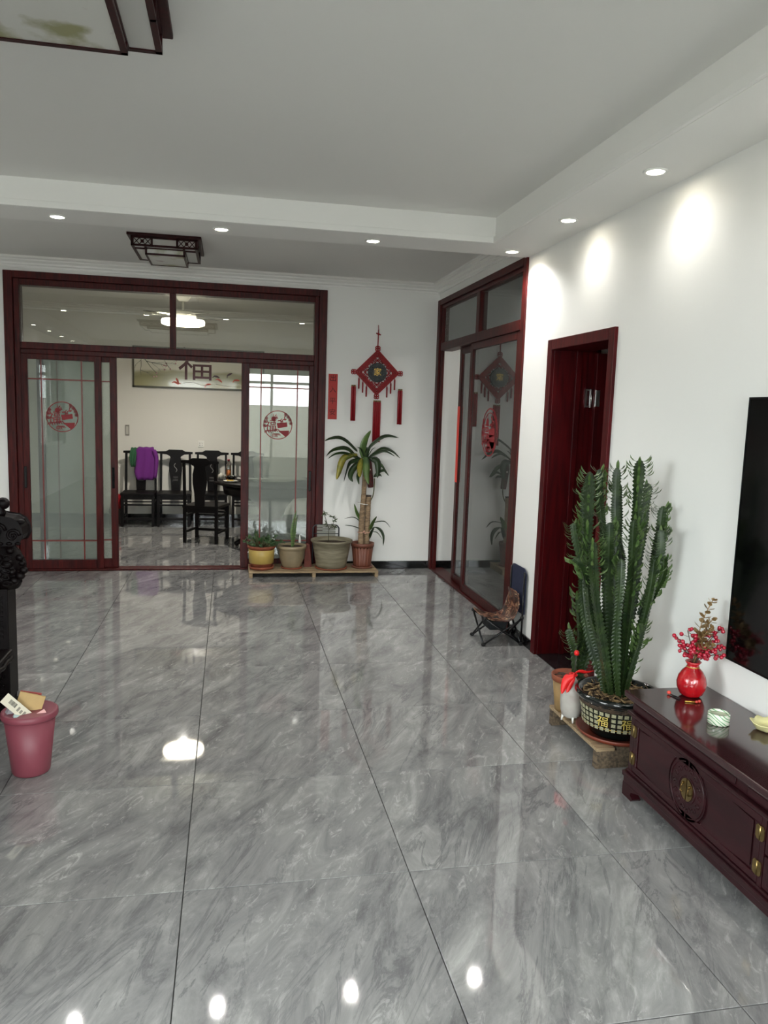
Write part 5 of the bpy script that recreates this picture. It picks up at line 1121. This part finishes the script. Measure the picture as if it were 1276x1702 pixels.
obj('food', m, mat('yellow_food', 'b89840', .6), t, kind='stuff')
t = thing('glass_bowl', 'clear glass bowl beside the orange drink', 'bowl', (-.63, 6.93, zt2))
obj('bowl', MB().lathe([(0, zt2 + .001), (.03, zt2 + .001), (.055, zt2 + .04), (.06, zt2 + .06), (.057, zt2 + .06), (.05, zt2 + .04), (.02, zt2 + .006), (0, zt2 + .006)], (-.63, 6.93, 0), 24), clear_m, t)
t = thing('teapot', 'small pale teapot at the near left of the table', 'teapot', (-.76, 7.12, zt2))
obj('body', MB().lathe([(0, zt2 + .001), (.025, zt2 + .001), (.036, zt2 + .025), (.033, zt2 + .055), (.015, zt2 + .066), (.006, zt2 + .08), (0, zt2 + .082)], (-.755, 7.10, 0), 20), mat('pale_ceramic', 'aaa69a', .3), t)
obj('spout', MB().tube([(-.725, 7.10, zt2 + .03), (-.700, 7.10, zt2 + .045), (-.695, 7.10, zt2 + .06)], [.008, .006, .005], 8), mat('pale_ceramic', ''), t)
# sweater and shirt over the first chair
def garment(name, label, cat, outline, ytop, zt0, m, dy=0.0, seed=1, back=.25):
    """cloth folded over the crest rail: front panel from outline rows (z, xl, xr), short back panel"""
    t_ = MB(); rows = []; nx = 15; rr = random.Random(seed)
    for i, (z, xl_, xr_) in enumerate(outline):
        for j in range(nx):
            u = j / (nx - 1); x = xl_ + (xr_ - xl_) * u; k = i / (len(outline) - 1)
            f = .010 * math.sin(u * 17 + seed + k * 2) * min(1, k * 2 + .2) + .006 * noise.noise(Vector((u * 6, k * 4, seed)))
            rows.append((x, ytop - .030 - dy - .01 * k + f, z))
    vs = rows; n = len(outline); fs = [(i * nx + j, i * nx + j + 1, (i + 1) * nx + j + 1, (i + 1) * nx + j) for i in range(n - 1) for j in range(nx - 1)]
    zt_, xl_, xr_ = outline[0]; b = len(vs)
    for q, (yy, zz) in enumerate(((ytop + .03, zt_ + .012), (ytop + .062 + dy, zt_ - .01), (ytop + .066 + dy, zt_ - back))):
        for j in range(nx): u = j / (nx - 1); vs.append((xl_ + (xr_ - xl_) * u, yy, zz + .004 * math.sin(u * 15)))
    chain = [0, b, b + nx, b + 2 * nx]
    for a, c_ in zip(chain[:-1], chain[1:]): fs += [(a + j, c_ + j, c_ + j + 1, a + j + 1) for j in range(nx - 1)]
    t_.add(vs, fs, 0, True); return t_
ch_y = 8.50 + .20
t = thing('purple_sweater', 'purple sweater draped over the back of the leftmost dining chair', 'clothing', (-1.79, ch_y, .65))
obj('sweater_body', garment('s', '', '', [(1.052, -1.905, -1.70), (1.03, -1.93, -1.675), (.98, -1.935, -1.655), (.90, -1.93, -1.665), (.80, -1.945, -1.668), (.72, -1.955, -1.67), (.66, -1.94, -1.69), (.61, -1.915, -1.70)], ch_y, 1.05, mat('purple_knit', '6a2578', .9)), mat('purple_knit', '521a58', .9, noise_amt=.3, nscale=30, bump=.2), t, solid=.007)
obj('sleeve', MB().tube(spline([(-1.69, ch_y - .05, 1.03), (-1.655, ch_y - .06, .93), (-1.66, ch_y - .06, .78), (-1.675, ch_y - .055, .64)], 10), [.026, .030, .030, .028, .028, .027, .026, .025, .024, .022], 10), mat('purple_knit', ''), t)
t = thing('green_shirt', 'green garment tucked under the purple sweater on the chair back', 'clothing', (-1.95, ch_y, .75))
obj('cloth', garment('g', '', '', [(1.042, -2.00, -1.90), (.99, -2.015, -1.90), (.92, -2.02, -1.915), (.84, -2.01, -1.93), (.79, -1.995, -1.94)], ch_y, 1.04, None, dy=-.006, seed=4, back=.15), mat('green_cotton', '2c5a3c', .9, noise_amt=.2), t, solid=.005)
t = thing('red_bag', 'crumpled red bag on a low box left of the sweater chair', 'bag', (-2.20, 8.65, 0))
m = MB(); vs = []; n1, n2 = 10, 16
for i in range(n1 + 1):
    s = i / n1; z = .205 + .20 * s
    for j in range(n2): a = 2 * PI * j / n2; r = .085 * (1 - .25 * s) * (1 + .15 * noise.noise(Vector((math.cos(a) * 2, math.sin(a) * 2, s * 3)))); vs.append((-2.205 + r * math.cos(a), 8.68 + r * math.sin(a) * .8, z))
m.add(vs, [(i * n2 + j, i * n2 + (j + 1) % n2, (i + 1) * n2 + (j + 1) % n2, (i + 1) * n2 + j) for i in range(n1) for j in range(n2)] + [tuple(reversed(range(n2))), tuple(n1 * n2 + j for j in range(n2))], 0, True)
obj('bag', m, mat('red_plastic_bag', 'a81c26', .4), t)
obj('box', W((-2.29, -2.12, 8.60, 8.76, .001, .205)), mat('dark_box', '2a2420', .6), t, bevel=.004)
# fan lamp
lit_m = mat('lit_fan_ring', 'fff4dc', .5, emit=9); tb = mat('translucent_blade', 'b4b4aa', .3)
c = (-1.195, 6.95, 0)
t = thing('fan_lamp', 'glowing round ceiling fan lamp with clear blades in the dining room', 'ceiling lamp', (c[0], c[1], 2.99))
obj('canopy', MB().lathe([(.0, 2.86), (.05, 2.865), (.085, 2.91), (.09, 2.989), (0, 2.989)], c, 28), mat('white_metal', 'c8c8c2', .35), t)
obj('rod', MB().tube([(c[0], c[1], 2.87), (c[0], c[1], 2.72)], .014, 10), mat('white_metal', ''), t)
obj('motor_housing', MB().lathe([(0, 2.74), (.13, 2.74), (.15, 2.70), (.15, 2.66), (0, 2.655)], c, 32), mat('white_metal', ''), t)
obj('light_ring', MB().lathe([(0, 2.59), (.22, 2.59), (.245, 2.60), (.25, 2.63), (.24, 2.652), (0, 2.654)], c, 48), lit_m, t, label='glowing round diffuser')
for k in range(4):
    a = k * PI / 2 + .4; m = MB(); m.leaf([(c[0] + .13 * math.cos(a), c[1] + .13 * math.sin(a), 2.705), (c[0] + .32 * math.cos(a + .1), c[1] + .32 * math.sin(a + .1), 2.70), (c[0] + .52 * math.cos(a + .25), c[1] + .52 * math.sin(a + .25), 2.70)], .12, .08, side=(-math.sin(a), math.cos(a), .15), n=10)
    obj('blade', m, clear_m, t, solid=.004)
